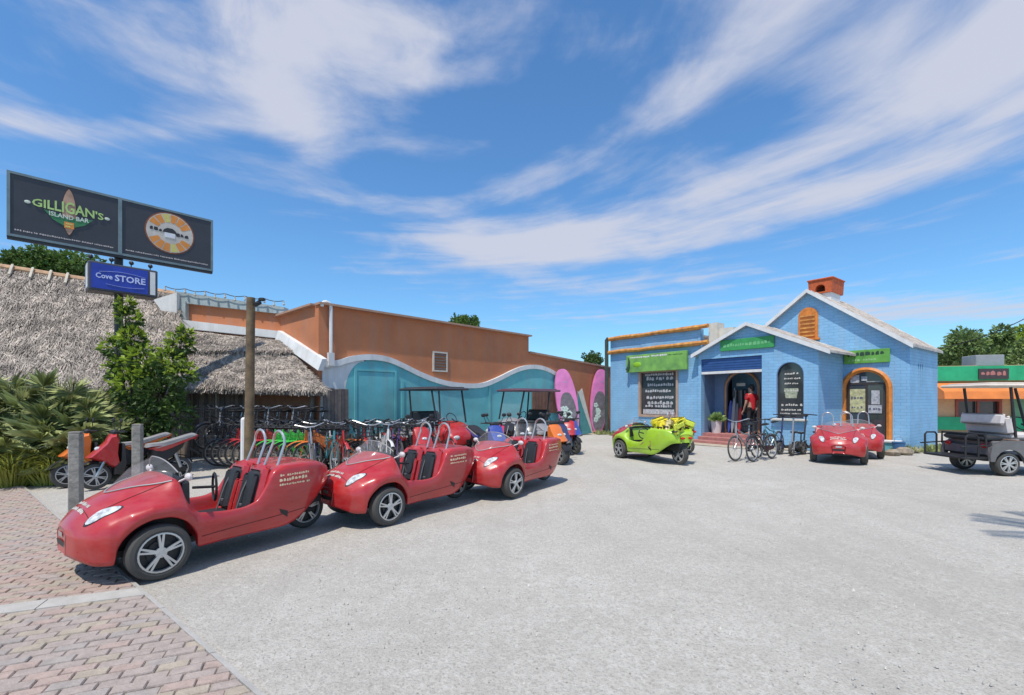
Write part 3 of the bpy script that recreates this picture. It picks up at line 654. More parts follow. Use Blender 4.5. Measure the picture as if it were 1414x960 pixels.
mb = MB(); mb.box(((dx0 + dx1) / 2, -.075, dzt / 2), (dx1 - dx0 - .03, .022, dzt - .03)); mb.obj('door_leaf', teal, td, smooth=0)
for u in (556, 676):
    x = O.pix(u, 540, -.06)[0]; mb = MB(); mb.box((x, -.075, 1.15), (.09, .026, 2.1)); mb.obj('panel_batten', teal, ob, smooth=0)
# louvre vent, gooseneck pipe, brown shutters, white box
(vx0, vz0), (vx1, vz1) = O.pix(597, 513), O.pix(617, 487)
mb = MB(); mb.prism(rect(vx0, vx1, vz0, vz1), -.05, -.003, holes=[rect(vx0 + .05, vx1 - .05, vz0 + .05, vz1 - .05)]); lv = mb.obj('louvre_vent', cream, ob, smooth=0)
for i in range(6):
    mb = MB(); z = vz0 + .1 + i * (vz1 - vz0 - .2) / 5; mb.box(((vx0 + vx1) / 2, -.025, z), (vx1 - vx0 - .12, .03, .035), None); mb.obj('slat', M_('slat_grey', (.18, .17, .16), .7) if i == 0 else bpy.data.materials['slat_grey'], lv, smooth=0)
mb = MB(); gx = O.pix(457, 450, -.1)[0]; 
mb.tube([(gx, -.1, 2.55), (gx, -.1, 4.15)] + [(gx - .13 + .13 * math.cos(a * math.pi / 6), -.1, 4.15 + .14 * math.sin(a * math.pi / 6)) for a in range(1, 7)], .05, 8); pv = mb.obj('vent_pipe', trimw, ob)
mb = MB(); mb.box((gx, -.09, 2.72), (.16, .12, .36)); mb.obj('pipe_box', trimw, pv, smooth=0)
sx0 = O.pix(735, 550, -.1)[0]; sx1 = O.pix(772, 550, -.1)[0]
for i in range(9):
    mb = MB(); mb.box((sx0 + (sx1 - sx0) * (i + .5) / 9, -.1, 1.5), ((sx1 - sx0) / 9 - .02, .05, .95)); mb.obj('shutter_board', M_('brown_board', (.16, .08, .055), .8, var=.3) if i == 0 else bpy.data.materials['brown_board'], ob, smooth=0)
# recess band behind the thatch: grey cap, orange strip, white ledge and rake board
def wquad_prism(mb, P, off):                                               # 4 world points extruded by off
    P = [Vector(p) for p in P]; off = Vector(off); mb.add(P + [p + off for p in P], [(0, 1, 2, 3), (7, 6, 5, 4)] + [(i, (i + 1) % 4, 4 + (i + 1) % 4, 4 + i) for i in range(4)])
inv = (Matrix.Translation(O.o) @ Matrix.Rotation(OA, 4, 'Z')).inverted()
def wpart(name, quads, m, off=(0, .3, 0)):
    mb = MB()
    for q in quads: wquad_prism(mb, q, off)
    mb.v = [tuple(inv @ Vector(p)) for p in mb.v]; return mb.obj(name, m, ob, smooth=0)
a, b = 14.2, 14.5
wpart('recess_wall', [[dpt(228, 455, a), dpt(390, 470, b), dpt(390, 432, b), dpt(228, 412, a)]], stucco)
wpart('recess_cap', [[dpt(240, 417, a - .1), dpt(392, 434, b - .1), dpt(392, 424, b - .1), dpt(240, 402, a - .1)], [dpt(243, 446, a - .1), dpt(256, 447, a - .1), dpt(256, 416, a - .1), dpt(243, 414, a - .1)]], capm)
wpart('ledge', [[dpt(238, 452, a - .25), dpt(392, 468, b - .25), dpt(392, 458, b - .25), dpt(238, 440, a - .25)], [dpt(244, 456, a - .22), dpt(244, 404, a - .22), dpt(212, 414, a - .22), dpt(236, 448, a - .22)]], trimw)
wpart('rake_board', [[dpt(386, 470, 14.3), dpt(446, 512, 12.45), dpt(452, 496, 12.45), dpt(390, 457, 14.3)]], trimw, (-.1, -.08, 0))

# ------------------------------------------------------------------ thatched huts
straw = M_('thatch', (.37, .315, .265), .95, var=.3, vs=2.2, island=.55, col2=(.25, .215, .19)); straw_b = M_('thatch_base', (.17, .148, .125), .95, var=.3)
plank_m = [M_('grey_plank_%d' % i, c, .9, var=.25, vs=9, bump=.4) for i, c in enumerate(((.17, .14, .125), (.20, .165, .14), (.135, .112, .105), (.23, .195, .165)))]
def ruled(TL, TR, BR_, BL_, drop, n=14):
    mb = MB(); vs_ = []
    for dz in (drop, drop + .12):
        for j in range(n + 1):
            for i in range(n + 1): vs_.append(TL.lerp(TR, i / n).lerp(BL_.lerp(BR_, i / n), j / n) - Vector((0, 0, dz)))
    m = (n + 1); fs_ = [(o + j * m + i, o + j * m + i + 1, o + (j + 1) * m + i + 1, o + (j + 1) * m + i) for o in (0, m * m) for j in range(n) for i in range(n)]
    ed = [i for i in range(m)] + [j * m + n for j in range(1, m)] + [n * m + i for i in range(n - 1, -1, -1)] + [j * m for j in range(n - 1, 0, -1)]
    fs_ += [(ed[k], ed[(k + 1) % len(ed)], ed[(k + 1) % len(ed)] + m * m, ed[k] + m * m) for k in range(len(ed))]
    return mb.add(vs_, fs_)
def thatch(mb, TL, TR, BL_, BR_, n, ln, rnd, fringe=0, lift=.05):
    TL, TR, BL_, BR_ = map(Vector, (TL, TR, BL_, BR_)); nrm = (TR - TL).cross(BL_ - TL).normalized()
    if nrm.z < 0: nrm.negate()
    down = ((BL_ + BR_) - (TL + TR)).normalized(); side = nrm.cross(down)
    for i in range(n):
        u, v = rnd.random(), rnd.random()
        if i < fringe: v = rnd.uniform(.93, 1.0)
        p = TL.lerp(TR, u).lerp(BL_.lerp(BR_, u), v)
        d = (down + side * rnd.gauss(0, .55) + nrm * rnd.uniform(-.01, .16)).normalized()
        if i < fringe: d = (down * .5 + Vector((0, 0, -1)) * rnd.uniform(.3, .9) + side * rnd.gauss(0, .2)).normalized()
        l = ln * rnd.uniform(.5, 1.3); wv = side * rnd.uniform(.007, .020)
        p = p + nrm * (rnd.uniform(.0, lift) + .035 + .013 * math.sin(v * 34 + 2.5 * math.sin(u * 9)))
        mb.add([p - wv, p + wv, p + d * l + wv * .35, p + d * l - wv * .35], [(0, 1, 2, 3)])
rt = random.Random(8)
big = thing('thatched_hut', 'large grey thatched roof behind the palmettos, with battens along its ridge', 'hut', (-12.0, 12.6, 0))
def under(root, mbx): mbx.v = [(p[0] - root.location[0], p[1] - root.location[1], p[2]) for p in mbx.v]; return mbx
TL, TR, BLp, BRp = dpt(-260, 331, 14.6), dpt(246, 408, 14.6), dpt(-330, 532, 11.7), dpt(262, 536, 12.3)
mb = ruled(TL, TR, BRp, BLp, .02); under(big, mb).obj('roof', straw_b, big, smooth=0)
mb = MB(); thatch(mb, TL, TR, BLp, BRp, 52000, .20, rt, 3500); tag(under(big, mb).obj('thatch', straw, big, smooth=0, normals=False), kind='stuff')
mb = MB(); mb.tube([TL + Vector((0, 0, .03)), TL.lerp(TR, .5) + Vector((0, 0, .05)), TR + Vector((0, 0, .02))], .10, 8); under(big, mb).obj('ridge_pole', M_('ridge_wood', (.42, .26, .15), .8, var=.3), big)
for u in (22, 50, 75, 98, 198, 208):
    t = (u + 260) / 506; p = TL.lerp(TR, t) + Vector((0, -.1, .16)); mb = MB(); mb.tube([p, p + Vector((.13, -.22, -.36))], .035, 5); under(big, mb).obj('batten', M_('pale_batten', (.62, .56, .45), .8) if u == 22 else bpy.data.materials['pale_batten'], big)
x = -14.2; k = 0
while x < -8.95:
    wd = rt.uniform(.11, .16); mb = MB(); mb.box((x + wd / 2, 12.75 + rt.uniform(-.015, .015), .98), (wd - .012, .05, 2.0 + rt.uniform(-.1, .05))); under(big, mb).obj('plank', plank_m[k % 4], big, smooth=0); x += wd; k += 1
small = thing('thatched_shed', 'thatched shed with rough vertical timber wall beside the orange building', 'hut', (-7.0, 12.8, 0))
TL, TR, BLp, BRp = dpt(238, 457, 14.0), dpt(388, 473, 14.1), dpt(258, 536, 12.3), dpt(452, 540, 12.15)
mb = ruled(TL, TR, BRp, BLp, .02); under(small, mb).obj('roof', straw_b, small, smooth=0)
mb = MB(); thatch(mb, TL, TR, BLp, BRp, 24000, .17, rt, 2600)
up0, up1 = TL.lerp(BLp, .42), TR.lerp(BRp, .30)                              # a thicker upper course ends part-way down
thatch(mb, TL, TR, up0 + Vector((0, -.08, .07)), up1 + Vector((0, -.08, .07)), 6500, .22, rt, 900)
tag(under(small, mb).obj('thatch', straw, small, smooth=0, normals=False), kind='stuff')
P0, P1 = Vector((-8.95, 12.95, 0)), Vector((-5.35, 12.72, 0)); dn = (P1 - P0).normalized(); k = 0; t = 0.0
ang = math.atan2(dn.y, dn.x)
while t < 3.55:
    wd = rt.uniform(.10, .17); p = P0 + dn * (t + wd / 2)
    full = t < 1.55
    h = 1.95 if full else 1.05
    mb = MB(); mb.bbox((0, 0, h / 2), (wd - .012, .06, h + rt.uniform(-.02, .02)), .012, Matrix.Translation(p + Vector((0, rt.uniform(-.02, .02), 0))) @ Matrix.Rotation(ang, 4, 'Z')); under(small, mb).obj('plank', plank_m[(k * 3 + 1) % 4], small, smooth=0); t += wd; k += 1
mb = MB(); mb.box((0, 0, 1.5), (2.1, .06, .9), Matrix.Translation(P0 + dn * 2.55 + Vector((0, .03, 0))) @ Matrix.Rotation(ang, 4, 'Z')); under(small, mb).obj('tan_board', M_('tan_board', (.27, .13, .075), .85, var=.25), small, smooth=0)
for t in (.02, 1.6, 3.5):
    mb = MB(); p = P0 + dn * t + Vector((0, -.08, 0)); mb.cyl(p, p + Vector((0, 0, 1.95)), .07, .06, 8); under(small, mb).obj('post', plank_m[3], small)
fence = thing('board_fence', 'short grey board fence between the thatched shed and teal door', 'fence', (-5.2, 12.3, 0))
p0_, p1_ = dpt(446, 560, 12.35), dpt(481, 560, 12.95); dd = (p1_ - p0_); dd.z = 0; ln = dd.length; dd.normalize(); aa = math.atan2(dd.y, dd.x)
for k in range(7):
    p = Vector((p0_.x, p0_.y, 0)) + dd * (ln * (k + .5) / 7); mb = MB(); mb.bbox((0, 0, .95), (ln / 7 - .01, .04, 1.9 + rt.uniform(-.02, .02)), .006, Matrix.Translation(p) @ Matrix.Rotation(aa, 4, 'Z')); under(fence, mb).obj('board', plank_m[k % 3], fence, smooth=0)

# ------------------------------------------------------------------ the green and orange restaurant at the right
rp = dpt(1290, 552, 22.5); RA = R(-14)
Rf = Fr(rp.x, rp.y, -14)
rest_b = thing('restaurant_building', 'single storey restaurant with green parapet and orange awning band', 'building', Rf.o, RA)
grn = M_('green_board', (.02, .36, .16), .6, var=.18, vs=2); orn = M_('orange_board', (.74, .22, .05), .6, var=.15, vs=2); rwall = M_('cream_stucco', (.55, .36, .20), .8, var=.1)
def rz(v, u=1330): return Rf.pix(u, v)[1]
mb = MB(); mb.prism(rect(0, 9, 0, rz(505)), .0, .3, holes=[rect(.9, 2.6, .78, rz(553)), rect(4.5, 6.8, .78, rz(553))]); mb.box((.15, 3, 1.5), (.3, 5.4, 3.0)); mb.obj('wall', rwall, rest_b, smooth=0)
mb = MB(); mb.box((4.5, -.08, (rz(506) + rz(526)) / 2), (9.2, .14, rz(506) - rz(526))); mb.obj('green_parapet', grn, rest_b, smooth=0)
mb = MB(); mb.prism_y([(-.02, rz(528)), (-.02, rz(551)), (-.95, rz(551)), (-.9, rz(541))], -.1, 9.1); mb.obj('awning', orn, rest_b, smooth=0)
mb = MB(); mb.box((4.5, -.06, .46), (9.0, .1, .62)); mb.obj('green_dado', grn, rest_b, smooth=0)
for a, b in ((.9, 2.6), (4.5, 6.8)):
    mb = MB(); z1_ = rz(553); mb.prism(rect(a - .06, b + .06, .72, z1_ + .05), -.05, .1, holes=[rect(a + .05, b - .05, .83, z1_ - .05)]); mb.box(((a + b) / 2, .02, (.8 + z1_) / 2), (.07, .08, z1_ - .9)); wf = mb.obj('window', M_('red_brown_frame', (.28, .07, .05), .6), rest_b, smooth=0)
    mb = MB(); mb.box(((a + b) / 2, .16, (.8 + z1_) / 2), (b - a, .03, z1_ - .75)); mb.obj('pane', glass, wf, smooth=0)
mb = MB(); mb.box((3.5, -.03, 1.1), (.95, .08, 2.1)); mb.obj('door', M_('green_door', (.12, .30, .16), .5), rest_b, smooth=0)
x0_ = Rf.pix(1352, 500, -.2)[0]; x1_ = Rf.pix(1392, 500, -.2)[0]
mb = MB(); mb.bbox(((x0_ + x1_) / 2, .5, (rz(492) + rz(506)) / 2 + .02), (x1_ - x0_, 1.0, rz(492) - rz(506) + .05), .02); mb.obj('roof_unit', M_('grey_metal_box', (.26, .28, .29), .5), rest_b, smooth=0)
rs_t = thing('restaurant_sign', 'small dark lettered sign on the green restaurant parapet', 'sign', Rf.world((x0_ + x1_) / 2, -.2, 0), RA)
mb = MB(); mb.box((0, 0, (rz(510) + rz(524)) / 2), (1.15, .06, rz(510) - rz(524))); mb.obj('board', M_('charcoal_sign', (.05, .04, .045), .6), rs_t, smooth=0)
mb = MB(); scribble(mb, None, -.5, .5, rz(520), .26, -.034, rr, .05); mb.obj('lettering', M_('sign_red_print', (.40, .16, .14), .6), rs_t, smooth=0, normals=False)

# ------------------------------------------------------------------ plants
def leaf(mb, p, d, up, l, wd, bend=.25):                                    # pointed leaf of four faces
    d = d.normalized(); s_ = d.cross(up)
    if s_.length < 1e-4: s_ = d.cross(Vector((1, .2, .1)))
    s_.normalize(); n_ = s_.cross(d)
    m = p + d * l * .5 + n_ * l * bend * .25; e = p + d * l - n_ * l * bend * .35
    mb.add([p, m + s_ * wd, e, m - s_ * wd], [(0, 1, 2), (0, 2, 3)])
def rdir(r_):
    while 1:
        v = Vector((r_.uniform(-1, 1), r_.uniform(-1, 1), r_.uniform(-1, 1)))
        if .05 < v.length < 1: return v.normalized()
def crown(mb, c, rad, n, ll, r_, clumps=26):
    c = Vector(c); cl = []
    for i in range(clumps):
        d = rdir(r_); q = r_.uniform(.45, 1.0); cl.append((c + Vector((d.x * rad[0] * q, d.y * rad[1] * q, d.z * rad[2] * q)), r_.uniform(.22, .42) * min(rad)))
    for i in range(n):
        p0, rr_ = cl[r_.randrange(clumps)]; d = rdir(r_); p = p0 + d * rr_ * r_.uniform(.55, 1.05) * Vector((1.2, 1.2, .8)).length / 1.85
        leaf(mb, p, (d + rdir(r_) * .8 + Vector((0, 0, -.15))), rdir(r_), ll * r_.uniform(.7, 1.3), ll * .28)
    return cl
def tree(name, label, base, h, rad, n, ll, mat_, seed, group=None):
    r_ = random.Random(seed); base = Vector(base); t = thing(name, label, 'tree', base, 0, group)
    mb = MB(); cz = h - rad[2] * .8; cl = crown(mb, (0, 0, cz), rad, n, ll, r_); mb.obj('crown', mat_, t, smooth=0, normals=False)
    mb = MB(); mb.tube([(0, 0, -.05), (.06, .02, h * .3), (-.05, .05, cz)], [.06 * rad[0] + .08, .05 * rad[0] + .06, .05], 8)
    for c_, _ in cl[:9]: mb.tube([(0, 0, cz - rad[2] * .6), tuple(c_ * .5 + Vector((0, 0, cz * .45))), tuple(c_)], [.06, .04, .015], 5)
    mb.obj('trunk', M_('bark', (.12, .09, .07), .9) if 'bark' not in bpy.data.materials else bpy.data.materials['bark'], t); return t
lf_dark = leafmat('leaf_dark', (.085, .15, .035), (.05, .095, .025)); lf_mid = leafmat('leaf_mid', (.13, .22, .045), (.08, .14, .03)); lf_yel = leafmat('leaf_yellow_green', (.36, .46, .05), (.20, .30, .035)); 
lf_pal = leafmat('leaf_pale_olive', (.20, .28, .09), (.11, .17, .055), .45); lf_palm = leafmat('leaf_palmetto', (.42, .45, .19), (.26, .31, .12), .45); lf_grass = leafmat('leaf_grass', (.50, .50, .12), (.34, .38, .08), .35)
for i, (u, v, Y, rw, rh, mt, sd) in enumerate(((1345, 486, 34, 2.7, 1.7, lf_pal, 3), (1404, 482, 38, 2.3, 1.8, lf_yel, 4), (1306, 500, 40, 1.9, 1.2, lf_pal, 5), (1452, 488, 33, 2.5, 1.7, lf_pal, 6))):
    p = dpt(u, v, Y); tree('broadleaf_tree', ('broad dark green tree rising behind the restaurant roof', 'lighter green tree behind the grey rooftop unit', 'low dark tree in the gap between shop and restaurant', 'dark tree at the far end of the restaurant roof')[i], (p.x, p.y, 0), p.z + rh * .75, (rw, rw * .8, rh), 5200, .30, mt, sd, 'trees behind the restaurant')
p = dpt(638, 452, 40); tree('cabbage_palm_tree', 'small round tree crown peeking over the orange parapet', (p.x, p.y, 0), p.z + 1.0, (1.5, 1.3, .95), 2600, .26, lf_mid, 9)
p = dpt(817, 500, 60); tree('far_tree', 'low distant tree between the orange building and blue shop', (p.x, p.y, 0), p.z + .9, (1.7, 1.5, .8), 1600, .3, lf_dark, 10)
for i, (u, sd) in enumerate(((22, 21), (62, 22), (100, 23))):
    p = dpt(u, 362, 17.5); tree('leafy_tree', ('leafy tree top over the thatched ridge, farthest from the light box sign', 'leafy tree top over the thatched ridge, in the middle of three', 'leafy tree top over the thatched ridge, beside the light box sign')[i], (p.x, p.y, 0), p.z + .35, (.95, .9, .55), 1700, .17, lf_mid, sd, 'tree tops over the thatch')
# climbing shrub round the sign pole
def shrub():
    r_ = random.Random(31); base = Vector((-8.9, 10.6, 0)); t = thing('leafy_shrub', 'tall shrub with yellow green leaves around the sign pole', 'shrub', base)
    inner, outer, st = MB(), MB(), MB()
    for u, v, Y, rd, n in ((178, 440, 10.7, .22, 200), (182, 468, 10.6, .26, 260), (160, 480, 10.5, .24, 190), (200, 500, 10.5, .36, 420), (248, 476, 10.5, .24, 190), (232, 500, 10.3, .28, 260), (252, 515, 10.2, .26, 210), (185, 535, 10.3, .42, 460), (222, 545, 10.2, .42, 460), (172, 422, 10.7, .16, 120), (255, 462, 10.5, .14, 80), (200, 585, 10.2, .46, 460), (168, 510, 10.4, .26, 200), (240, 575, 10.3, .36, 300), (210, 520, 10.4, .3, 260)):
        c = dpt(u, v, Y) - base
        st.tube([(0.1, 0, 0), tuple(c * .5 + Vector((.1, .1, 0))), tuple(c)], [.035, .022, .008], 5)
        for i in range(n):
            d = rdir(r_); q = r_.uniform(.45, 1.08); p = c + d * rd * q
            tgt = outer if (d.z > -.15 and q > .66 and v < 545) else inner  # upper outer leaves are yellow green, inner and lower ones dark green
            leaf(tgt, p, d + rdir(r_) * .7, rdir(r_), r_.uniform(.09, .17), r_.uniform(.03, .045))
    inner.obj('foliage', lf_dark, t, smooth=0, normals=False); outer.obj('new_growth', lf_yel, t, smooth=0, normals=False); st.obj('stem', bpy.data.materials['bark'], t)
shrub()
def palmetto(base, n, size, seed, label):
    r_ = random.Random(seed); base = Vector(base); t = thing('palmetto', label, 'plant', base, 0, 'palmettos beside the paving'); fan, st = MB(), MB()
    for i in range(n):
        a = r_.uniform(0, 2 * math.pi); el = r_.uniform(.25, 1.35); d = Vector((math.cos(a) * math.cos(el), math.sin(a) * math.cos(el), math.sin(el)))
        l = size * r_.uniform(.35, 1.0); p0 = Vector((r_.uniform(-.15, .15), r_.uniform(-.15, .15), 0.02)); p = p0 + d * l - Vector((0, 0, .08 * l))
        st.tube([p0, (p0 + p) / 2 + Vector((0, 0, .06)), p], .011, 4)
        s_ = d.cross(Vector((0, 0, 1))).normalized(); up = s_.cross(d).normalized(); R_ = r_.uniform(.36, .54)
        for k in range(23):
            b = (k - 11) / 11 * 1.75; dd = d * math.cos(b) + s_ * math.sin(b) + up * r_.uniform(-.05, .2)
            leaf(fan, p, dd + Vector((0, 0, -.10)), up, R_ * r_.uniform(.8, 1.1) * (1 - .18 * abs(k - 11) / 11), R_ * .017, .5)
    fan.obj('frond', lf_palm, t, smooth=0, normals=False); st.obj('stem', M_('palm_stem', (.22, .24, .07), .7) if 'palm_stem' not in bpy.data.materials else bpy.data.materials['palm_stem'], t)
for i, (x, y, n_, s_, sd) in enumerate(((-10.45, 9.7, 120, 2.05, 1), (-9.55, 9.9, 120, 2.1, 2), (-9.0, 9.75, 80, 1.5, 3), (-11.5, 10.2, 120, 2.2, 4), (-9.9, 9.1, 70, 1.2, 5))):
    palmetto((x, y, 0), n_, s_, sd, ('palmetto with long arching fans in front of the large thatched roof', 'tallest palmetto clump left of the sign pole', 'palmetto beside the parked scooters', 'palmetto at the outer end of the planting', 'small palmetto low in front of the taller clumps')[i])
def grass(base, n, h, seed, label):
    r_ = random.Random(seed); mb = MB(); t = thing('grass_clump', label, 'grass', base, 0, 'ornamental grasses along the paving')
    for i in range(n):
        a = r_.uniform(0, 6.283); o = Vector((math.cos(a), math.sin(a), 0)) * r_.random() ** .5 * .30; d = Vector((math.cos(a) * r_.uniform(.1, 1.0), math.sin(a) * r_.uniform(.1, 1.0), 1)).normalized()
        l = h * r_.uniform(.6, 1.15); s_ = d.cross(Vector((0, 0, 1))).normalized() * .008; m = o + d * l * .6; e = m + (d + Vector((math.cos(a), math.sin(a), 0)) * .8 - Vector((0, 0, .6))).normalized() * l * .5
        mb.add([o - s_, o + s_, m + s_, e, m - s_], [(0, 1, 2, 4), (4, 2, 3)])
    mb.obj('blades', lf_grass, t, smooth=0, normals=False); return t
for i, (x, y, h) in enumerate(((-9.25, 8.55, .85), (-8.80, 8.85, .75), (-9.75, 8.75, .95), (-8.45, 9.2, .6), (-9.35, 9.0, .95), (-10.3, 9.1, .95))):
    grass((x, y, 0), 750, h, 60 + i, 'yellow green ornamental grass clump at the edge of the brick paving')
# palm beyond the right edge whose fronds shade the gravel
def palm(base, h):
    r_ = random.Random(77); t = thing('coconut_palm', 'tall palm beside the lot with feathered fronds', 'tree', base); fr, tr = MB(), MB()
    tr.tube([(0, 0, -.1), (.1, 0, h * .5), (0, .05, h)], [.17, .13, .11], 10); tr.obj('trunk', M_('palm_trunk', (.2, .17, .14), .9, bump=.4), t)
    for i in range(15):
        a = 2 * math.pi * i / 15 + r_.uniform(-.15, .15); el = r_.uniform(-.2, .9); L_ = 1.9; pts_ = []
        for k in range(10):
            q = k / 9; rr_ = L_ * q * math.cos(el * (1 - .3 * q)); pts_.append(Vector((math.cos(a) * rr_, math.sin(a) * rr_, h + L_ * q * math.sin(el) - 1.0 * q * q)))
        fr.tube(pts_, .014, 4)
        for k in range(36):
            q = .12 + .86 * k / 36; j = q * 9; i0 = min(int(j), 8); p = pts_[i0].lerp(pts_[i0 + 1], j - i0); tg = (pts_[i0 + 1] - pts_[i0]).normalized(); sd = tg.cross(Vector((0, 0, 1))).normalized()
            for s_ in (-1, 1): leaf(fr, p, sd * s_ + tg * .7 + Vector((0, 0, -.5)), Vector((0, 0, 1)), .5 * (1 - .55 * q), .018, .3)
    fr.obj('frond', lf_palm, t, smooth=0, normals=False)
HP = 8.6; sh_c = Vector((7.25, 5.0, 0)); off = TO_SUN * (HP / math.tan(SUN_EL)); palm((sh_c.x + off.x, sh_c.y + off.y, 0), HP)

# ------------------------------------------------------------------ the three-wheeled open coupes
def bake_sub(mb, lv, crease=None, ncol=0):
    me = bpy.data.meshes.new('b'); me.from_pydata(mb.v, [], mb.f); o = bpy.data.objects.new('b', me); C.objects.link(o)
    if crease:
        at = me.attributes.new('crease_edge', 'FLOAT', 'EDGE')
        for e in me.edges:
            a, b = sorted(e.vertices)
            if b - a == ncol and (a % ncol) in crease: at.data[e.index].value = crease[a % ncol]
    md = o.modifiers.new('s', 'SUBSURF'); md.levels = md.render_levels = lv
    dg = bpy.context.evaluated_depsgraph_get(); dg.update(); r_ = bpy.data.meshes.new_from_object(o.evaluated_get(dg)); bpy.data.objects.remove(o); return r_
#        x     wb   wm   zm   wc   zc   wv   zv   wk   zk   zt
COUPE = [(.54, .12, .14, .41, .125, .455, .09, .485, .05, .495, .497),
         (.515, .26, .29, .375, .265, .455, .19, .51, .10, .535, .54),
         (.45, .41, .44, .36, .40, .485, .28, .56, .15, .61, .62),
         (.35, .515, .55, .38, .495, .545, .34, .625, .19, .685, .70),
         (.20, .575, .60, .42, .545, .625, .36, .68, .21, .755, .77),
         (.05, .59, .61, .44, .555, .665, .375, .735, .23, .82, .835),
         (-.08, .585, .605, .44, .55, .675, .385, .80, .25, .86, .875),
         (-.17, .57, .59, .42, .54, .66, .39, .86, .27, .885, .90),
         (-.21, .56, .58, .40, .535, .63, .385, .84, .30, .80, .80),
         (-.26, .545, .57, .38, .53, .575, .44, .58, .40, .40, .38),
         (-.33, .525, .555, .35, .52, .525, .46, .515, .43, .24, .24),
         (-.55, .49, .53, .33, .505, .495, .455, .485, .43, .22, .22),
         (-.75, .48, .52, .33, .50, .495, .45, .485, .42, .22, .22),
         (-.88, .48, .52, .34, .50, .54, .45, .53, .42, .26, .26),
         (-.97, .48, .52, .37, .50, .68, .45, .67, .40, .50, .48),
         (-1.05, .48, .52, .42, .495, .82, .44, .835, .34, .80, .76),
         (-1.18, .475, .515, .45, .49, .865, .42, .885, .28, .88, .86),
         (-1.45, .44, .485, .48, .465, .865, .39, .88, .22, .885, .88),
         (-1.65, .37, .43, .55, .415, .845, .34, .865, .18, .875, .875),
         (-1.80, .27, .33, .60, .32, .79, .25, .81, .12, .82, .82),
         (-1.87, .15, .19, .64, .18, .72, .13, .74, .06, .75, .75)]
def coupe_zb(x):
    if abs(x) <= .30: return .245 + math.sqrt(max(.305 ** 2 - x * x, .0))
    if x > .30: return .205 + max(0, x - .42) * .55
    if x > -1.25: return .20
    if x > -1.40: return .20 + (-1.25 - x) * .55
    if x > -1.75: return .2825 + (-1.40 - x) * .72
    return .535
def coupe_mesh():
    xs_ = sorted(set([c[0] for c in COUPE] + [.53, .49, .42, .33, .306, .30, .285, .26, .22, .17, .12, .06, -.06, -.12, -.17, -.22, -.26, -.285, -.30, -.306, -.335, -.42, -.65, -.82, -.93, -1.01, -1.11, -1.3, -1.38, -1.55, -1.72, -1.84]), reverse=True)
    def row(x):
        for a, b in zip(COUPE, COUPE[1:]):
            if b[0] <= x <= a[0]:
                t = (a[0] - x) / (a[0] - b[0]); return [p + (q - p) * t for p, q in zip(a, b)]
        return list(COUPE[-1])
    mb = MB(); secs = []
    for x in xs_:
        _, wb, wm, zm, wc, zc, wv, zv, wk, zk, zt = row(x); zb = coupe_zb(x); zm = max(zm, zb + .045); zc = max(zc, zm + .05)
        half = [(wb - .05, zb + .012), (wb, zb), (wm, zm), ((wm + wc) / 2 + .012, (zm + zc) / 2 + .02), (wc, zc), (wv, zv), (wk, zk), (wk * .45, (zk + 2 * zt) / 3), (0, zt)]
        secs.append([(x, -y, z) for y, z in half] + [(x, y, z) for y, z in reversed(half[:-1])])
    n_ = len(secs[0])
    for s_ in secs: mb.v += s_
    for i in range(len(secs) - 1):
        for k in range(n_ - 1): mb.f.append((i * n_ + k, i * n_ + k + 1, (i + 1) * n_ + k + 1, (i + 1) * n_ + k))
    mb.f.append(tuple(range(n_))); l = (len(secs) - 1) * n_; mb.f.append(tuple(reversed(range(l, l + n_))))
    return bake_sub(mb, 2, {1: .8, 15: .8, 4: .45, 12: .45, 5: .35, 11: .35}, n_)
def wheel(parent, x, y, r, wd, name='wheel', rim_m=None, spokes=5, side=1):
    mb = MB(); M = Matrix.Translation((x, y, r)); h = wd / 2; ri = r * .71
    mb.lathe([(ri, -h * .9), (r * .80, -h), (r * .93, -h * .88), (r * .985, -h * .62), (r, -h * .3), (r * .99, -.008), (r * .975, 0), (r * .99, .008), (r, h * .3), (r * .985, h * .62), (r * .93, h * .88), (r * .80, h), (ri, h * .9)], 32, M)
    t = mb.obj(name, rubber, parent)
    mb = MB(); 
    for s_ in (-1, 1): mb.lathe([(ri * 1.005, s_ * h * .55), (ri * 1.01, s_ * h * .96), (ri * .93, s_ * h * .98), (ri * .90, s_ * h * .6)], 28, M)
    for s_ in (-1, 1):
        for k in range(spokes):
            a = 2 * math.pi * k / spokes + .3; c_, q = math.cos(a), math.sin(a); ys = s_ * h * .82
            p = [(-.012, .02), (.012, .02), (.027, ri * .93), (.010, ri * .93), (0, ri * .50), (-.010, ri * .93), (-.027, ri * .93)]
            mb.prism([(c_ * b - q * a_, q * b + c_ * a_) for a_, b in p], ys - .014, ys + .014, M=M)
        mb.lathe([(.0, s_ * h * .95), (.045, s_ * h * .95), (.05, s_ * h * .7)], 12, M)
    mb.obj('rim', rim_m or alu, t)
    mb = MB(); mb.lathe([(0, -h * .3), (ri, -h * .3), (ri, h * .3), (0, h * .3)], 20, M); mb.lathe([(0, h * .4), (ri * .6, h * .4), (ri * .6, h * .5), (0, h * .5)], 16, M); mb.obj('brake_disc', black, t); return t
seam_m = M_('panel_gap', (.06, .01, .01), .8); lamp_in = M_('lamp_inner', (.30, .31, .32), .15, metal=.7)
hoop_m = M_('polished_hoop', (.56, .55, .53), .32, metal=.7)
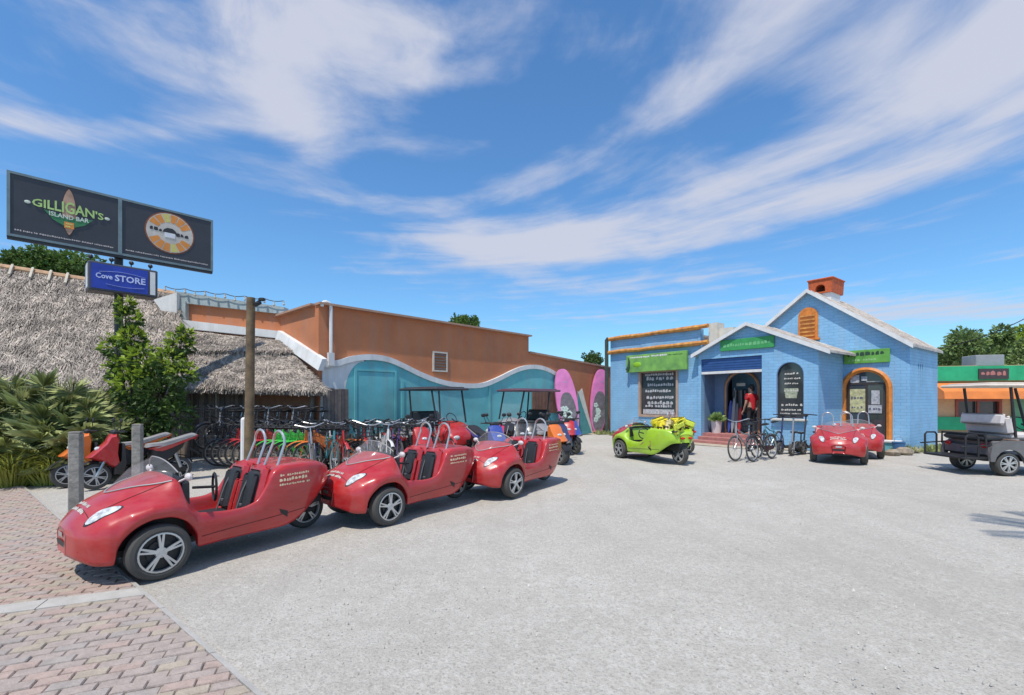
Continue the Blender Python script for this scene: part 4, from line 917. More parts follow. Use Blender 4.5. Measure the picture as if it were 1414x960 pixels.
def make_coupe(pm, label, loc, heading, group):
    t = thing('open_coupe', label, 'three-wheeler', loc, 0, group)
    me = coupe_mesh(); me.materials.clear(); me.materials.append(pm); me.name = 'body'
    me.polygons.foreach_set('use_smooth', [True] * len(me.polygons))
    bo = bpy.data.objects.new('body', me); C.objects.link(bo); bo.parent = t
    bv = BVHTree.FromPolygons([v.co.copy() for v in me.vertices], [tuple(p.vertices) for p in me.polygons])
    def proj(p, d, off=.004):
        h, nrm, _, _ = bv.ray_cast(Vector(p), Vector(d).normalized())
        if h is None: return None
        if nrm.dot(Vector(d)) > 0: nrm = -nrm
        return h + nrm * off
    def decal(qs, d, name, m, off=.004, org=1.2):
        mb = MB(); d = Vector(d).normalized()
        for q in qs:
            P = [proj(Vector(p) - d * org, d, off) for p in q]
            if all(x is not None for x in P): mb.add(P, [tuple(range(len(P)))])
        return mb.obj(name, m, t, smooth=0, normals=False) if mb.f else None
    def glyphs(x0, x1, z, h, seed):
        g = MB(); scribble(g, None, x0, x1, z, h, 0, random.Random(seed), .15); return [[g.v[i] for i in f] for f in g.f]
    for s_ in (-1, 1):
        q = []
        for z, h, sd in ((.755, .032, 1), (.70, .045, 2), (.655, .028, 3)): q += glyphs(1.10, 1.48, z, h, sd)
        q = [[(-p[0] if s_ > 0 else p[0] - 2.58, s_ * 1.0, p[2]) for p in f] for f in q]
        decal(q, (0, -s_, 0), 'side_lettering', decal_y, .004, .5)['kind'] = 'stuff'
        # headlight: long tear-shaped lens set into the fender
        C_ = Vector((.335, s_ * .345, 0)); a = R(-22 * s_); nn = 22
        ring = lambda f_: [(C_.x + f_ * (.118 * math.cos(k * 2 * math.pi / nn) * math.cos(a) - .042 * math.sin(k * 2 * math.pi / nn) * math.sin(a)), C_.y + f_ * (.118 * math.cos(k * 2 * math.pi / nn) * math.sin(a) + .042 * math.sin(k * 2 * math.pi / nn) * math.cos(a)), 1.0) for k in range(nn)]
        for f_, m_, off, nm in ((1.12, black, .003, 'headlight_bezel'), (1.0, lens, .009, 'headlight')):
            mb = MB(); P = [proj(Vector((C_.x, C_.y, 1.0)), (0, 0, -1), off)] 
            for g in (.5, 1.0): P += [proj(p, (0, 0, -1), off if g < 1 else off * .7) for p in ring(f_ * g)]
            mb.add(P, [(0, 1 + k, 1 + (k + 1) % nn) for k in range(nn)] + [(1 + k, 1 + nn + k, 1 + nn + (k + 1) % nn, 1 + (k + 1) % nn) for k in range(nn)]); mb.obj(nm, m_, t, smooth=60, normals=False)
        # side vent
        decal([[(-1.12, s_ * 1, .36), (-1.20, s_ * 1, .30), (-1.20, s_ * 1, .37), (-1.10, s_ * 1, .41)]], (0, -s_, 0), 'side_vent', black, .005, .3)
        # tail lamp
        mb = MB(); mb.ball((-1.90, s_ * .12, .66), (.05, .055, .03)); mb.obj('tail_lamp', tail_red, t)
    q = []
    for x, h, sd in ((.40, .03, 5), (.45, .036, 6)): q += [[(x - (p[2]), p[0], 1.0) for p in f] for f in glyphs(-.17, .17, 0, h, sd)]
    decal(q, (0, 0, -1), 'hood_lettering', decal_w, .004, .1)['kind'] = 'stuff'
    decal([[(1, .10, .345), (1, -.10, .345), (1, -.13, .385), (1, 0, .395), (1, .13, .385)]], (-1, 0, 0), 'grille', black, .006, .1)
    decal([[(1, .06, .42), (1, -.06, .42), (1, -.06, .46), (1, .06, .46)]], (-1, 0, 0), 'nose_badge', chrome, .006, .1)
    def seam(pts_, d, name='seam'):
        d = Vector(d).normalized(); P = [proj(Vector(p) - d * .6, d, .001) for p in pts_]; P = [p for p in P if p is not None]
        if len(P) > 2: mb = MB(); mb.tube(P, .0035, 4); mb.obj(name, seam_m, t)
    for s_ in (-1, 1):
        seam([(.46 - .62 * k / 14, s_ * (.30 + .075 * k / 14 - .02 * math.sin(math.pi * k / 14)), .75) for k in range(15)], (0, 0, -1))
        seam([(-.34 - 1.1 * k / 14, s_ * .8, .30 + .06 * k / 14) for k in range(15)], (0, -s_, 0))
        mb = MB(); mb.prism_y([(s_ * .30, .60), (s_ * .41, .60), (s_ * .40, .80), (s_ * .36, .835)], -.285, -.225); mb.obj('dash_end', black, t, smooth=0)
    seam([(.42, -.29 + .58 * k / 14, .75) for k in range(15)], (0, 0, -1))
    # underbody and wheel wells
    mb = MB(); mb.box((-.45, 0, .25), (1.7, .74, .06)); mb.box((.02, 0, .36), (.68, .66, .28)); mb.box((-1.55, 0, .42), (.5, .26, .2)); mb.tube([(0, -.5, .245), (0, .5, .245)], .03, 8); mb.tube([(-1.3, .14, .3), (-1.68, .14, .245)], .035, 6); mb.tube([(-1.3, -.14, .3), (-1.68, -.14, .245)], .035, 6)
    mb.cyl((-1.2, -.2, .24), (-1.75, -.24, .3), .045, n=8); mb.obj('underbody', black, t, smooth=0)
    # wrap-round windscreen and its edge
    n_ = 16; base, top = [], []
    for k in range(n_ + 1):
        q_ = -1 + 2 * k / n_; yb = .385 * q_; xb = .25 - .40 * abs(q_) ** 1.5; p = proj((xb, yb, 1.4), (0, 0, -1), .006); base.append(p)
        top.append(Vector((-.13 - .07 * abs(q_) ** 1.6, .375 * q_, 1.04 - .13 * abs(q_) ** 2.4)))
    mid = [(b_ + c_) / 2 + Vector((.02, 0, .035)) for b_, c_ in zip(base, top)]
    mb = MB(); m_ = n_ + 1; mb.add(base + mid + top, [(r_ * m_ + k, r_ * m_ + k + 1, (r_ + 1) * m_ + k + 1, (r_ + 1) * m_ + k) for r_ in range(2) for k in range(n_)]); ws_ = mb.obj('windscreen', shield, t, smooth=60)
    mb = MB(); mb.tube(top, .006, 5); mb.tube(base, .008, 5); mb.obj('windscreen_edge', vinyl_g, ws_)
    mb = MB(); mb.tube([(-.215, -.39, .83), (-.215, -.2, .855), (-.215, 0, .86), (-.215, .2, .855), (-.215, .39, .83)], .028, 6); mb.obj('dash_roll', black, t)
    # seats, hoops, steering, mirrors
    for s_ in (-1, 1):
        y = s_ * .215; mb = MB(); mb.bbox((-.68, y, .30), (.42, .34, .12), .04)
        M = Matrix.Translation((-.875, y, .33)) @ Matrix.Rotation(R(-15), 4, 'Y'); mb.bbox((0, 0, .26), (.10, .25, .50), .04, M); mb.bbox((.045, -.10, .25), (.06, .06, .42), .025, M); mb.bbox((.045, .10, .25), (.06, .06, .42), .025, M)
        se = mb.obj('seat', vinyl_b, t)
        mb = MB(); mb.bbox((-.035, 0, .27), (.09, .36, .60), .045, M); mb.bbox((.01, -s_ * .165, .18), (.13, .05, .40), .022, M); mb.obj('seat_shell', pm, t)
        mb = MB(); mb.tube([(-.78, y - .03, .36), (-.87, y - .05, .6), (-1.02, y - .10, .86)], .009, 4); mb.bbox((-.80, y + .07, .48), (.02, .05, .03), .005); mb.obj('seat_belt', M_('belt_grey', (.09, .09, .10), .7) if 'belt_grey' not in bpy.data.materials else bpy.data.materials['belt_grey'], se)
        mb = MB(); hw = .125; x0 = -1.20
        path = [(x0 + .06, y - hw - .015, .80)] + [(x0 - .05 - .0 * k, y - hw * math.cos(math.pi * k / 10), 1.10 + .14 * math.sin(math.pi * k / 10)) for k in range(11)] + [(x0 + .06, y + hw + .015, .80)]
        mb.tube(path, .0145, 8); mb.obj('roll_hoop', hoop_m, t)
        mb = MB(); mb.tube([(-.20, s_ * .38, .82), (-.24, s_ * .47, .86)], .010, 5); mb.ball((-.24, s_ * .51, .875), (.03, .055, .038)); mr_ = mb.obj('mirror', vinyl_w, t)
    mb = MB(); mb.tube([(-.38, .21, .72), (-.58, .21, .70)], .015, 6); mb.lathe([(.14, -.012), (.155, 0), (.14, .012), (.128, 0), (.14, -.012)], 18, Matrix.Translation((-.58, .21, .70)) @ Matrix.Rotation(R(75), 4, 'Z') @ Matrix.Rotation(R(0), 4, 'X')); mb.obj('steering_wheel', black, t)
    wheel(t, 0, -.525, .245, .155); wheel(t, 0, .525, .245, .155); wheel(t, -1.68, 0, .245, .13)
    t.rotation_euler = (0, 0, heading); return t
def coupe_at(u, v, beta, side=1):                                           # from the contact point of the visible front wheel; beta turns the nose left of straight-at-us
    p = gpt(u, v); h = Vector((-math.sin(R(beta)), -math.cos(R(beta)), 0)); l = Vector((-h.y, h.x, 0)); c = p - l * .525 * side
    return c, math.atan2(h.y, h.x)
c, a = coupe_at(219, 799, 35.5)
coupe = make_coupe(red, 'red open coupe with its nose over the brick paving', c, a, 'red open coupes parked in line')
c, a = coupe_at(535, 725, 39.5); dup(coupe, c, a, 'dusty red open coupe parked in the middle of the line of three')
c, a = coupe_at(708, 687, 38); dup(coupe, c, a, 'red open coupe at the end of the line, beside the dark blue scooter')
c, a = coupe_at(1193, 641, 34); dup(coupe, c, a, 'red open coupe facing us in front of the arched window', 'red open coupes in front of the blue shop')
c, a = coupe_at(1216, 633, 34); dup(coupe, c, a, 'red open coupe half hidden, before the arched orange door', 'red open coupes in front of the blue shop')
hl = Vector((math.cos(R(114)), math.sin(R(114)), 0)); ll_ = Vector((-hl.y, hl.x, 0)); c = gpt(857, 632) - ll_ * .525
lim = dup(coupe, c, R(114), 'lime green open coupe loaded with yellow vests'); del lim['group']; recolor(lim, red, lime)
for ch in KIDS(lim):
    if ch.name.split('.')[0] in ('side_lettering', 'hood_lettering', 'roll_hoop'): bpy.data.objects.remove(ch)
LH = R(114)
bdm = M_('brown_decal', (.33, .20, .10), .6)
for s_ in (-1, 1): mb = MB(); mb.quad((-.78, s_ * .52, .40), (-1.2, s_ * .505, .40), (-1.2, s_ * .513, .56), (-.9, s_ * .522, .50)); mb.obj('brown_panel', bdm, lim, smooth=0)
vest_m = [M_('vest_yellow', (.80, .66, .03), .6, var=.25, vs=14), M_('vest_lime', (.60, .66, .06), .6, var=.25, vs=14), M_('vest_cream', (.75, .62, .30), .6, var=.3)]
rv = random.Random(4)
for i, (x, y, z, k, lb) in enumerate(((-1.10, -.12, .90, 1, 'lime yellow vest nearest the seat'), (-1.25, .16, .95, 0, 'yellow vest lying behind the seat'), (-1.45, -.1, .99, 0, 'bright yellow vest on top of the pile'), (-1.50, .22, .92, 2, 'cream yellow vest on the rear deck'), (-1.68, .02, .99, 0, 'yellow vest with black strap at the tail'), (-1.3, -.26, .88, 2, 'pale yellow vest hanging at the side'), (-1.0, .05, .98, 0, 'yellow vest propped upright on the seat'), (-1.58, -.24, .93, 1, 'lime vest at the far rear corner'), (-1.38, .30, .90, 0, 'yellow vest slipping off the near flank'), (-1.78, .15, .90, 1, 'lime vest over the very tip'))):
    p = c + Matrix.Rotation(LH, 3, 'Z') @ Vector((x, y, 0)); t = thing('life_vest', lb + ' of the lime green coupe', 'life vest', (p.x, p.y, z - .13), LH + rv.uniform(-.5, .5), 'vests on the lime coupe')
    M = Matrix.Rotation(rv.uniform(-.4, .4), 4, 'X'); mb = MB()
    mb.bbox((-.02, -.10, .13), (.12, .16, .30), .05, M); mb.bbox((-.02, .10, .13), (.12, .16, .30), .05, M); mb.bbox((-.07, 0, .22), (.08, .34, .16), .035, M); mb.obj('foam', vest_m[k], t)
    mb = MB(); mb.bbox((.0, 0, .10), (.14, .38, .035), .01, M); mb.obj('strap', black, t)
p = c + Matrix.Rotation(LH, 3, 'Z') @ Vector((.15, -1.0, 0))
c2 = dpt(872, 600, 14.6); dup(coupe, (c2.x, c2.y, 0), R(142), 'red open coupe behind the lime green one, below the wing window', 'red open coupes in front of the blue shop')

# ------------------------------------------------------------------ the tall pole sign
PS = Fr((165 - U0) * 11 / F, 11.0, 47.2)
psign = thing('pole_sign', 'tall two panel black roadside sign on a dark pole', 'sign', PS.o, OA)
xa = PS.pix(12, 300)[0]; xb = PS.pix(291, 330)[0]; z1 = (PS.pix(12, 240)[1] + PS.pix(291, 306)[1]) / 2; z0 = (PS.pix(12, 326)[1] + PS.pix(291, 373)[1]) / 2
charc = M_('sign_charcoal', (.040, .042, .052), .5, var=.12, vs=3); sframe = M_('sign_frame', (.16, .22, .24), .5, var=.2); spole = M_('sign_pole', (.03, .032, .036), .5)
mb = MB(); mb.cyl((0, .12, 0), (0, .12, z0 + .1), .085, n=10); mb.obj('pole', spole, psign)
for x0_, x1_ in ((xa, -.02), (.02, xb)):
    mb = MB(); mb.box(((x0_ + x1_) / 2, 0, (z0 + z1) / 2), (x1_ - x0_ - .01, .16, z1 - z0 - .02)); pn = mb.obj('panel', charc, psign, smooth=0)
    mb = MB(); scribble(mb, None, x0_ + .08, x1_ - .08, z0 + .10, .042, -.084, rr, .1); mb.obj('strapline', M_('strap_print', (.50, .44, .42), .6) if 'strap_print' not in bpy.data.materials else bpy.data.materials['strap_print'], pn, smooth=0, normals=False)
mb = MB(); mb.prism(rect(xa - .03, xb + .03, z0 - .03, z1 + .03), -.095, .095, holes=[rect(xa + .02, xb - .02, z0 + .02, z1 - .02)]); mb.box((0, -.085, (z0 + z1) / 2), (.07, .03, z1 - z0)); mb.obj('frame', sframe, psign, smooth=0)
mb = MB(); mb.box(((xa + xb) / 2, -.02, z0 - .06), (xb - xa + .05, .10, .05)); mb.obj('catwalk_rail', spole, psign, smooth=0)
# emblem 1: a surfboard with green lettering across it
lx = PS.pix(95, 300)[0]; lz = (PS.pix(95, 263)[1] + PS.pix(95, 326)[1]) / 2; hh = (PS.pix(95, 263)[1] - PS.pix(95, 326)[1]) / 2
g_let = M_('print_lime', (.42, .60, .20), .5); g_let2 = M_('print_pale', (.60, .66, .56), .5); tan_p = M_('board_tan', (.42, .26, .18), .6, var=.3, vs=8); or_p = M_('print_orange', (.70, .26, .05), .6); yel_p = M_('print_yellow', (.62, .54, .16), .6); gr_p = M_('print_green', (.04, .20, .08), .6)
def bshape(a, b, n=22, p=1.0): return [(a * math.copysign(abs(math.sin(2 * math.pi * k / n)) ** p, math.sin(2 * math.pi * k / n)), b * math.cos(2 * math.pi * k / n)) for k in range(n)]
for s_, m_, y in ((1.08, M_('board_edge', (.05, .03, .025), .6), -.084), (1, tan_p, -.088)):
    mb = MB(); mb.prism([(lx + a * s_, lz + b * s_) for a, b in bshape(.115, hh, 24, 1.45)], y, y + .003); mb.obj('surfboard_emblem', m_, psign, smooth=0)
mb = MB(); mb.prism([(lx + a, lz - hh * .22 + b) for a, b in [(-.40, .06), (-.26, -.12), (0, -.26), (.26, -.12), (.40, .04), (0, -.02)]], -.092, -.089); mb.obj('emblem_swoosh', gr_p, psign, smooth=0)
lettering("GILLIGAN'S", .31, g_let, psign, lx, -.094, lz - .03, warp=lambda a, b: (a, b * (1.15 - .55 * abs(a) / .6) + .02 * abs(a)), sx=.74)
lettering("ISLAND BAR", .13, g_let2, psign, lx, -.096, lz - .17, warp=lambda a, b: (a, b + .05 * abs(a)), sx=.9)
mb = MB(); mb.box((lx, -.095, lz - .30), (.16, .006, .14)); mb.obj('emblem_block', or_p, psign, smooth=0)
mb = MB(); mb.box((lx, -.099, lz - .27), (.11, .004, .03)); mb.box((lx - .02, -.099, lz - .33), (.08, .004, .03)); mb.obj('emblem_bars', yel_p, psign, smooth=0)
mb = MB(); [mb.ball((lx + s_ * .64, -.088, lz + .03), (.05, .006, .035), 8, 5) for s_ in (-1, 1)]; mb.obj('emblem_dots', g_let2, psign)
# emblem 2: round sunburst with dark script
cx_ = PS.pix(234, 325)[0]; cz_ = (PS.pix(234, 297)[1] + PS.pix(234, 350)[1]) / 2; rd = (PS.pix(234, 297)[1] - PS.pix(234, 350)[1]) / 2
crm = M_('print_cream', (.55, .50, .44), .6, var=.15)
mb = MB(); mb.prism([(cx_ + rd * 1.06 * math.cos(k * math.pi / 16), cz_ + rd * 1.06 * math.sin(k * math.pi / 16)) for k in range(32)], -.087, -.083); mb.obj('badge_ring', M_('badge_brown', (.25, .08, .03), .6), psign, smooth=0)
mb = MB(); mb.prism([(cx_ + rd * math.cos(k * math.pi / 16), cz_ + rd * math.sin(k * math.pi / 16)) for k in range(32)], -.091, -.088); mb.obj('badge', crm, psign, smooth=0)
for k in range(16):
    if k in (0, 7, 8, 15): continue
    mb = MB(); a0, a1 = (k + .08) * math.pi / 8, (k + .92) * math.pi / 8; r0, r1 = rd * .55, rd * .97
    mb.quad((cx_ + r0 * math.cos(a0), -.094, cz_ + r0 * math.sin(a0)), (cx_ + r1 * math.cos(a0), -.094, cz_ + r1 * math.sin(a0)), (cx_ + r1 * math.cos(a1), -.094, cz_ + r1 * math.sin(a1)), (cx_ + r0 * math.cos(a1), -.094, cz_ + r0 * math.sin(a1))); mb.obj('badge_ray', or_p if k % 4 else yel_p, psign, smooth=0, normals=False)
mb = MB(); scribble(mb, None, cx_ - rd * .85, cx_ - rd * .25, cz_ - .02, .11, -.097, rr, 0); scribble(mb, None, cx_ + rd * .25, cx_ + rd * .9, cz_ - .06, .11, -.097, rr, 0); mb.prism([(cx_ + a, cz_ + b) for a, b in [(-.16, 0), (.14, -.02), (.12, .06), (.05, .12), (-.06, .12), (-.13, .07)]], -.098, -.095); mb.obj('badge_script', M_('print_black', (.03, .03, .035), .6), psign, smooth=0)
mb = MB(); mb.box((cx_ - .01, -.097, cz_ - .06), (.22, .004, .12)); mb.obj('badge_house', M_('print_white', (.7, .7, .72), .6), psign, smooth=0)
# the blue light box below
bt = thing('light_box_sign', 'blue light box sign reading store, below the black panels', 'sign', PS.o, OA)
x0_ = PS.pix(124, 380, -.25)[0]; x1_ = PS.pix(216, 390, -.25)[0]; b1 = (PS.pix(124, 361, -.25)[1] + PS.pix(216, 375, -.25)[1]) / 2; b0 = (PS.pix(124, 398, -.25)[1] + PS.pix(216, 409, -.25)[1]) / 2; bw = x1_ - x0_; bh = b1 - b0
mb = MB(); mb.bbox(((x0_ + x1_) / 2, .02, (b0 + b1) / 2), (bw + .06, .50, bh + .06), .02); mb.obj('case', M_('box_case', (.07, .07, .09), .45), bt, smooth=0)
mb = MB(); mb.box(((x0_ + x1_) / 2 - .07, -.235, (b0 + b1) / 2), (bw - .18, .014, bh - .04)); fc = mb.obj('face', M_('box_blue', (.025, .05, .36), .35, var=.18, vs=4), bt, smooth=0)
mb = MB(); mb.box((x1_ - .07, -.235, (b0 + b1) / 2), (.10, .012, bh - .05)); mb.obj('white_strip', white, bt, smooth=0); mb = MB(); mb.box((x0_ - .034, .02, (b0 + b1) / 2), (.012, .40, bh - .06)); mb.obj('white_end', white, bt, smooth=0)
mcx = (x0_ + x1_) / 2 - .03; wl = M_('box_lettering', (.55, .60, .85), .5)
lettering('STORE', .20, wl, bt, mcx + .14, -.246, (b0 + b1) / 2 - .06, sx=.95); lettering('Cove', .16, wl, bt, mcx - .33, -.246, (b0 + b1) / 2 - .04, sx=.85)
mb = MB(); mb.tube([(mcx - .42 + .84 * k / 10, -.246, (b0 + b1) / 2 + .10 + .05 * math.sin(math.pi * k / 10)) for k in range(11)], .006, 4); mb.tube([(mcx - .3 + .7 * k / 10, -.246, (b0 + b1) / 2 - .16 - .03 * math.sin(math.pi * k / 10)) for k in range(11)], .006, 4); mb.obj('underline', M_('box_line', (.2, .26, .6), .5), bt)
for k in range(4):
    mb = MB(); x = x0_ + bw * (.02 + k * .3); mb.cyl((x, -.1, b1 + .02), (x, -.1, b1 + .10), .012, n=5); mb.ball((x, -.12, b1 + .14), (.05, .06, .05), 8, 6); mb.obj('lamp_head', spole, bt)

# ------------------------------------------------------------------ posts and the light pole
grey_wood = M_('weathered_post', (.27, .25, .225), .9, var=.25, vs=7, bump=.5, bs=25, col2=(.20, .19, .17)); pole_wood = M_('brown_pole', (.17, .115, .06), .85, var=.3, vs=5, bump=.4, bs=25, col2=(.12, .085, .055))
def post(u, v, h, s_, label):
    p = gpt(u, v); t = thing('wooden_post', label, 'post', p, .4, 'square posts at the paving edge'); mb = MB()
    mb.bbox((0, 0, h / 2 - .05), (s_, s_, h + .1), .014); mb.obj('shaft', grey_wood, t, smooth=0); mb = MB(); mb.box((0, 0, h + .012), (s_ * .93, s_ * .93, .024)); mb.obj('cap', grey_wood, t, smooth=0)
post(105, 710, 1.13, .135, 'grey square wooden post in front of the orange scooter'); post(190, 692, 1.19, .125, 'pale square wooden post standing in front of the red scooter seat')
lp = thing('light_pole', 'tall round brown timber pole with a floodlight arm behind the first coupe', 'pole', (dpt(345, 552, 9.0).x, 9.0, 0))
mb = MB(); mb.tube([(-.03, 0, -.1), (.0, 0, 1.8), (.02, 0, 3.58)], [.088, .082, .076], 12); mb.obj('shaft', pole_wood, lp)
mb = MB(); mb.tube([(.05, -.02, 3.42), (.2, -.06, 3.5), (.30, -.1, 3.52)], .018, 6); fl = mb.obj('arm', black, lp); mb = MB(); mb.bbox((.30, -.12, 3.52), (.11, .09, .06), .015, None); mb.cyl((.24, -.06, 3.47), (.20, -.17, 3.41), .03, .045, 10); mb.obj('floodlight', black, fl)
wp = thing('white_post', 'slim white plastic post beside the brown pole', 'post', (dpt(336, 552, 9.1).x, 9.1, 0)); mb = MB(); mb.tube([(0, 0, 0), (.01, 0, 1.2)], .055, 10); mb.ball((.01, 0, 1.2), .055, 10, 6); mb.obj('sleeve', white, wp); mb = MB(); mb.cyl((0, 0, 0), (0, 0, .03), .12, n=12); mb.obj('base', white, wp)

# ------------------------------------------------------------------ bicycles
def make_bike(cm, label, fender=None, basket=False, R_=.33):
    t = thing('bicycle', label, 'bicycle'); fx, rx = .53, -.53
    for x, nm in ((fx, 'front_wheel'), (rx, 'rear_wheel')):
        mb = MB(); mb.tube([(x + (R_ - .022) * math.cos(k * math.pi / 14), 0, R_ + (R_ - .022) * math.sin(k * math.pi / 14)) for k in range(28)], .023, 6, True); wv = mb.obj(nm, rubber, t)
        mb = MB(); mb.tube([(x + (R_ - .05) * math.cos(k * math.pi / 12), 0, R_ + (R_ - .05) * math.sin(k * math.pi / 12)) for k in range(24)], .010, 4, True)
        for k in range(14): mb.tube([(x, .02 * (-1) ** k, R_), (x + (R_ - .05) * math.cos(k * math.pi / 7), 0, R_ + (R_ - .05) * math.sin(k * math.pi / 7))], .0028, 3, caps=False)
        mb.cyl((x, -.05, R_), (x, .05, R_), .022, n=8); mb.obj('rim', alu, wv)
        if fender:
            mb = MB(); rr_ = R_ + .03; pts_ = [(x + rr_ * math.cos(a), rr_ * math.sin(a) + R_) for a in [R(20 + 8 * k) if x < 0 else R(40 + 8 * k) for k in range(16)]]
            vs_ = []; 
            for a, z in pts_: vs_ += [(a, -.035, z - .012), (a, 0, z + .006), (a, .035, z - .012)]
            mb.add(vs_, [(3 * k + j, 3 * k + j + 1, 3 * k + 4 + j, 3 * k + 3 + j) for k in range(15) for j in range(2)]); mb.obj('fender', fender, t, smooth=60, normals=False)
    mb = MB(); hd, hb, st_, bb = (.40, 0, .93), (.43, 0, .74), (-.20, 0, .80), (-.08, 0, .30)
    mb.tube([hd, hb], .022, 8); mb.tube([hb, (.15, 0, .52), bb], .022, 8); mb.tube([(.41, 0, .84), (.1, 0, .70), (-.17, 0, .66)], .018, 8); mb.tube([st_, bb], .019, 8)
    for s_ in (-1, 1): mb.tube([bb, (rx, s_ * .05, R_)], .011, 6); mb.tube([(-.17, s_ * .012, .68), (rx, s_ * .05, R_)], .010, 6)
    mb.obj('frame', cm, t)
    if fender and cm is not black_p: mb = MB(); mb.prism([(.40, .90), (.43, .74), (.16, .51), (-.06, .32), (-.15, .62), (.1, .72)], -.012, .012); mb.obj('frame_panel', fender, t, smooth=0)
    mb = MB(); mb.tube([hb, (.445, 0, .68)], .02, 6)
    for s_ in (-1, 1): mb.tube([(.445, s_ * .045, .69), (.47, s_ * .045, .60), (fx, s_ * .045, R_)], .012, 6)
    mb.obj('fork', cm, t)
    mb = MB(); mb.tube([hd, (.385, 0, 1.02)], .013, 6); mb.tube([(.16, -.31, 1.06), (.30, -.28, 1.09), (.385, -.08, 1.03), (.385, .08, 1.03), (.30, .28, 1.09), (.16, .31, 1.06)], .012, 6); hb_ = mb.obj('handlebar', chrome if cm in (white_p, silver_p) else black, t)
    mb = MB(); [mb.tube([(.14, s_ * .313, 1.055), (.25, s_ * .295, 1.08)], .017, 6) for s_ in (-1, 1)]; mb.obj('grip', black, hb_)
    mb = MB(); mb.tube([st_, (-.225, 0, .92)], .013, 6); mb.obj('seat_post', chrome, t)
    mb = MB(); mb.add([(-.36, -.09, .94), (-.36, .09, .94), (-.20, .075, .955), (-.02, .02, .945), (-.02, -.02, .945), (-.20, -.075, .955), (-.33, 0, .985), (-.18, 0, .975), (-.03, 0, .955), (-.34, 0, .91), (-.05, 0, .91)], [(0, 6, 1), (1, 6, 7, 2), (2, 7, 8, 3), (3, 8, 4), (4, 8, 7, 5), (5, 7, 6, 0), (0, 1, 9), (1, 2, 3, 10, 9), (3, 4, 10), (4, 5, 0, 9, 10)]); mb.obj('saddle', vinyl_b, t, smooth=60)
    mb = MB(); mb.lathe([(0, .05), (.09, .05), (.09, .06), (0, .06)], 16, Matrix.Translation(bb)); mb.tube([(-.08, .07, .30), (.07, .07, .24)], .010, 5); mb.tube([(-.08, -.07, .30), (-.23, -.07, .36)], .010, 5); mb.bbox((.07, .115, .24), (.09, .08, .025), .006); mb.bbox((-.23, -.115, .36), (.09, .08, .025), .006); mb.obj('crankset', black, t)
    mb = MB(); mb.prism([(-.56, R_ + .035), (-.56, R_ - .04), (-.05, .22), (.03, .30), (-.02, .39), (-.12, .39)], .064, .07); mb.obj('chain_guard', fender or black, t)
    mb = MB(); mb.tube([(-.14, -.03, .28), (-.20, -.16, .01)], .010, 5); mb.obj('kickstand', steel, t)
    if basket:
        mb = MB()
        for z, e in ((.80, .0), (.88, .01), (.96, .02), (1.02, .03)): mb.tube([(.48 - e, -.13 - e, z), (.70 + e, -.13 - e, z), (.70 + e, .13 + e, z), (.48 - e, .13 + e, z)], .006, 4, True)
        for k in range(5): mb.tube([(.48 + .055 * k, -.13, .80), (.47 + .06 * k, -.16, 1.02)], .005, 4); mb.tube([(.48 + .055 * k, .13, .80), (.47 + .06 * k, .16, 1.02)], .005, 4); mb.tube([(.70, -.13 + .065 * k, .80), (.73, -.16 + .08 * k, 1.02)], .005, 4)
        mb.obj('basket', black, t)
    return t
def park(proto, used, x, y, z, head, label, group, lean=0.0):
    if proto.name in used: o = copy_tree(proto)
    else: o = proto; used.add(proto.name)
    o.location = (x, y, z); o.rotation_euler = (lean, 0, head); o['label'] = label; o['group'] = group; return o
used = set(); rk = random.Random(17)
b_red = make_bike(red, 'r', red, False); b_grn = make_bike(green_p, 'g', green_p); b_blk = make_bike(black_p, 'b', black_p, True); b_gry = make_bike(silver_p, 's', None); b_org = make_bike(orange_p, 'o', orange_p); b_pur = make_bike(purple_p, 'p', None, True); b_tl = make_bike(teal_p, 't', None); b_wht = make_bike(white_p, 'w', white_p)
# slanted row beside the pole: charcoal first, then red, green and orange fenders
x = -6.55; y = 11.35
seq = [b_blk, b_blk, b_red, b_red, b_red, b_red, b_red, b_grn, b_grn, b_grn, b_grn, b_org, b_org]
num = ('first', 'second', 'third', 'fourth', 'fifth')
nm = {b_red: ' red bicycle after the black ones in the slanted row by the pole', b_grn: ' bright green bicycle after the red ones in the slanted row', b_org: ' orange bicycle after the green ones in the slanted row', b_blk: ' black bicycle with basket opening the slanted row, counted from the shed'}
for i, pr in enumerate(seq): park(pr, used, x + .205 * i, y - .06 * i, 0, R(203), num[seq[:i].count(pr)] + nm[pr], 'bicycles in the slanted row', R(-9))
# packed bicycles between the row and the teal door
kinds = [(b_gry, 'silver'), (b_blk, 'black'), (b_pur, 'purple'), (b_tl, 'teal'), (b_gry, 'silver'), (b_blk, 'black'), (b_red, 'red'), (b_wht, 'white')]
for i in range(33):
    row = i // 11; k = i % 11; pr, cn = kinds[(i * 3 + row) % 8]
    px_, py_ = -4.35 + .25 * k - .25 * row, 10.1 + .17 * k + .72 * row
    park(pr, used, px_, py_, 0, R(-62 + rk.uniform(-9, 9)), '%s bicycle packed among the crowded bicycles in front of the teal door' % cn, 'crowded bicycles before the teal door', R(rk.uniform(-7, 7)))
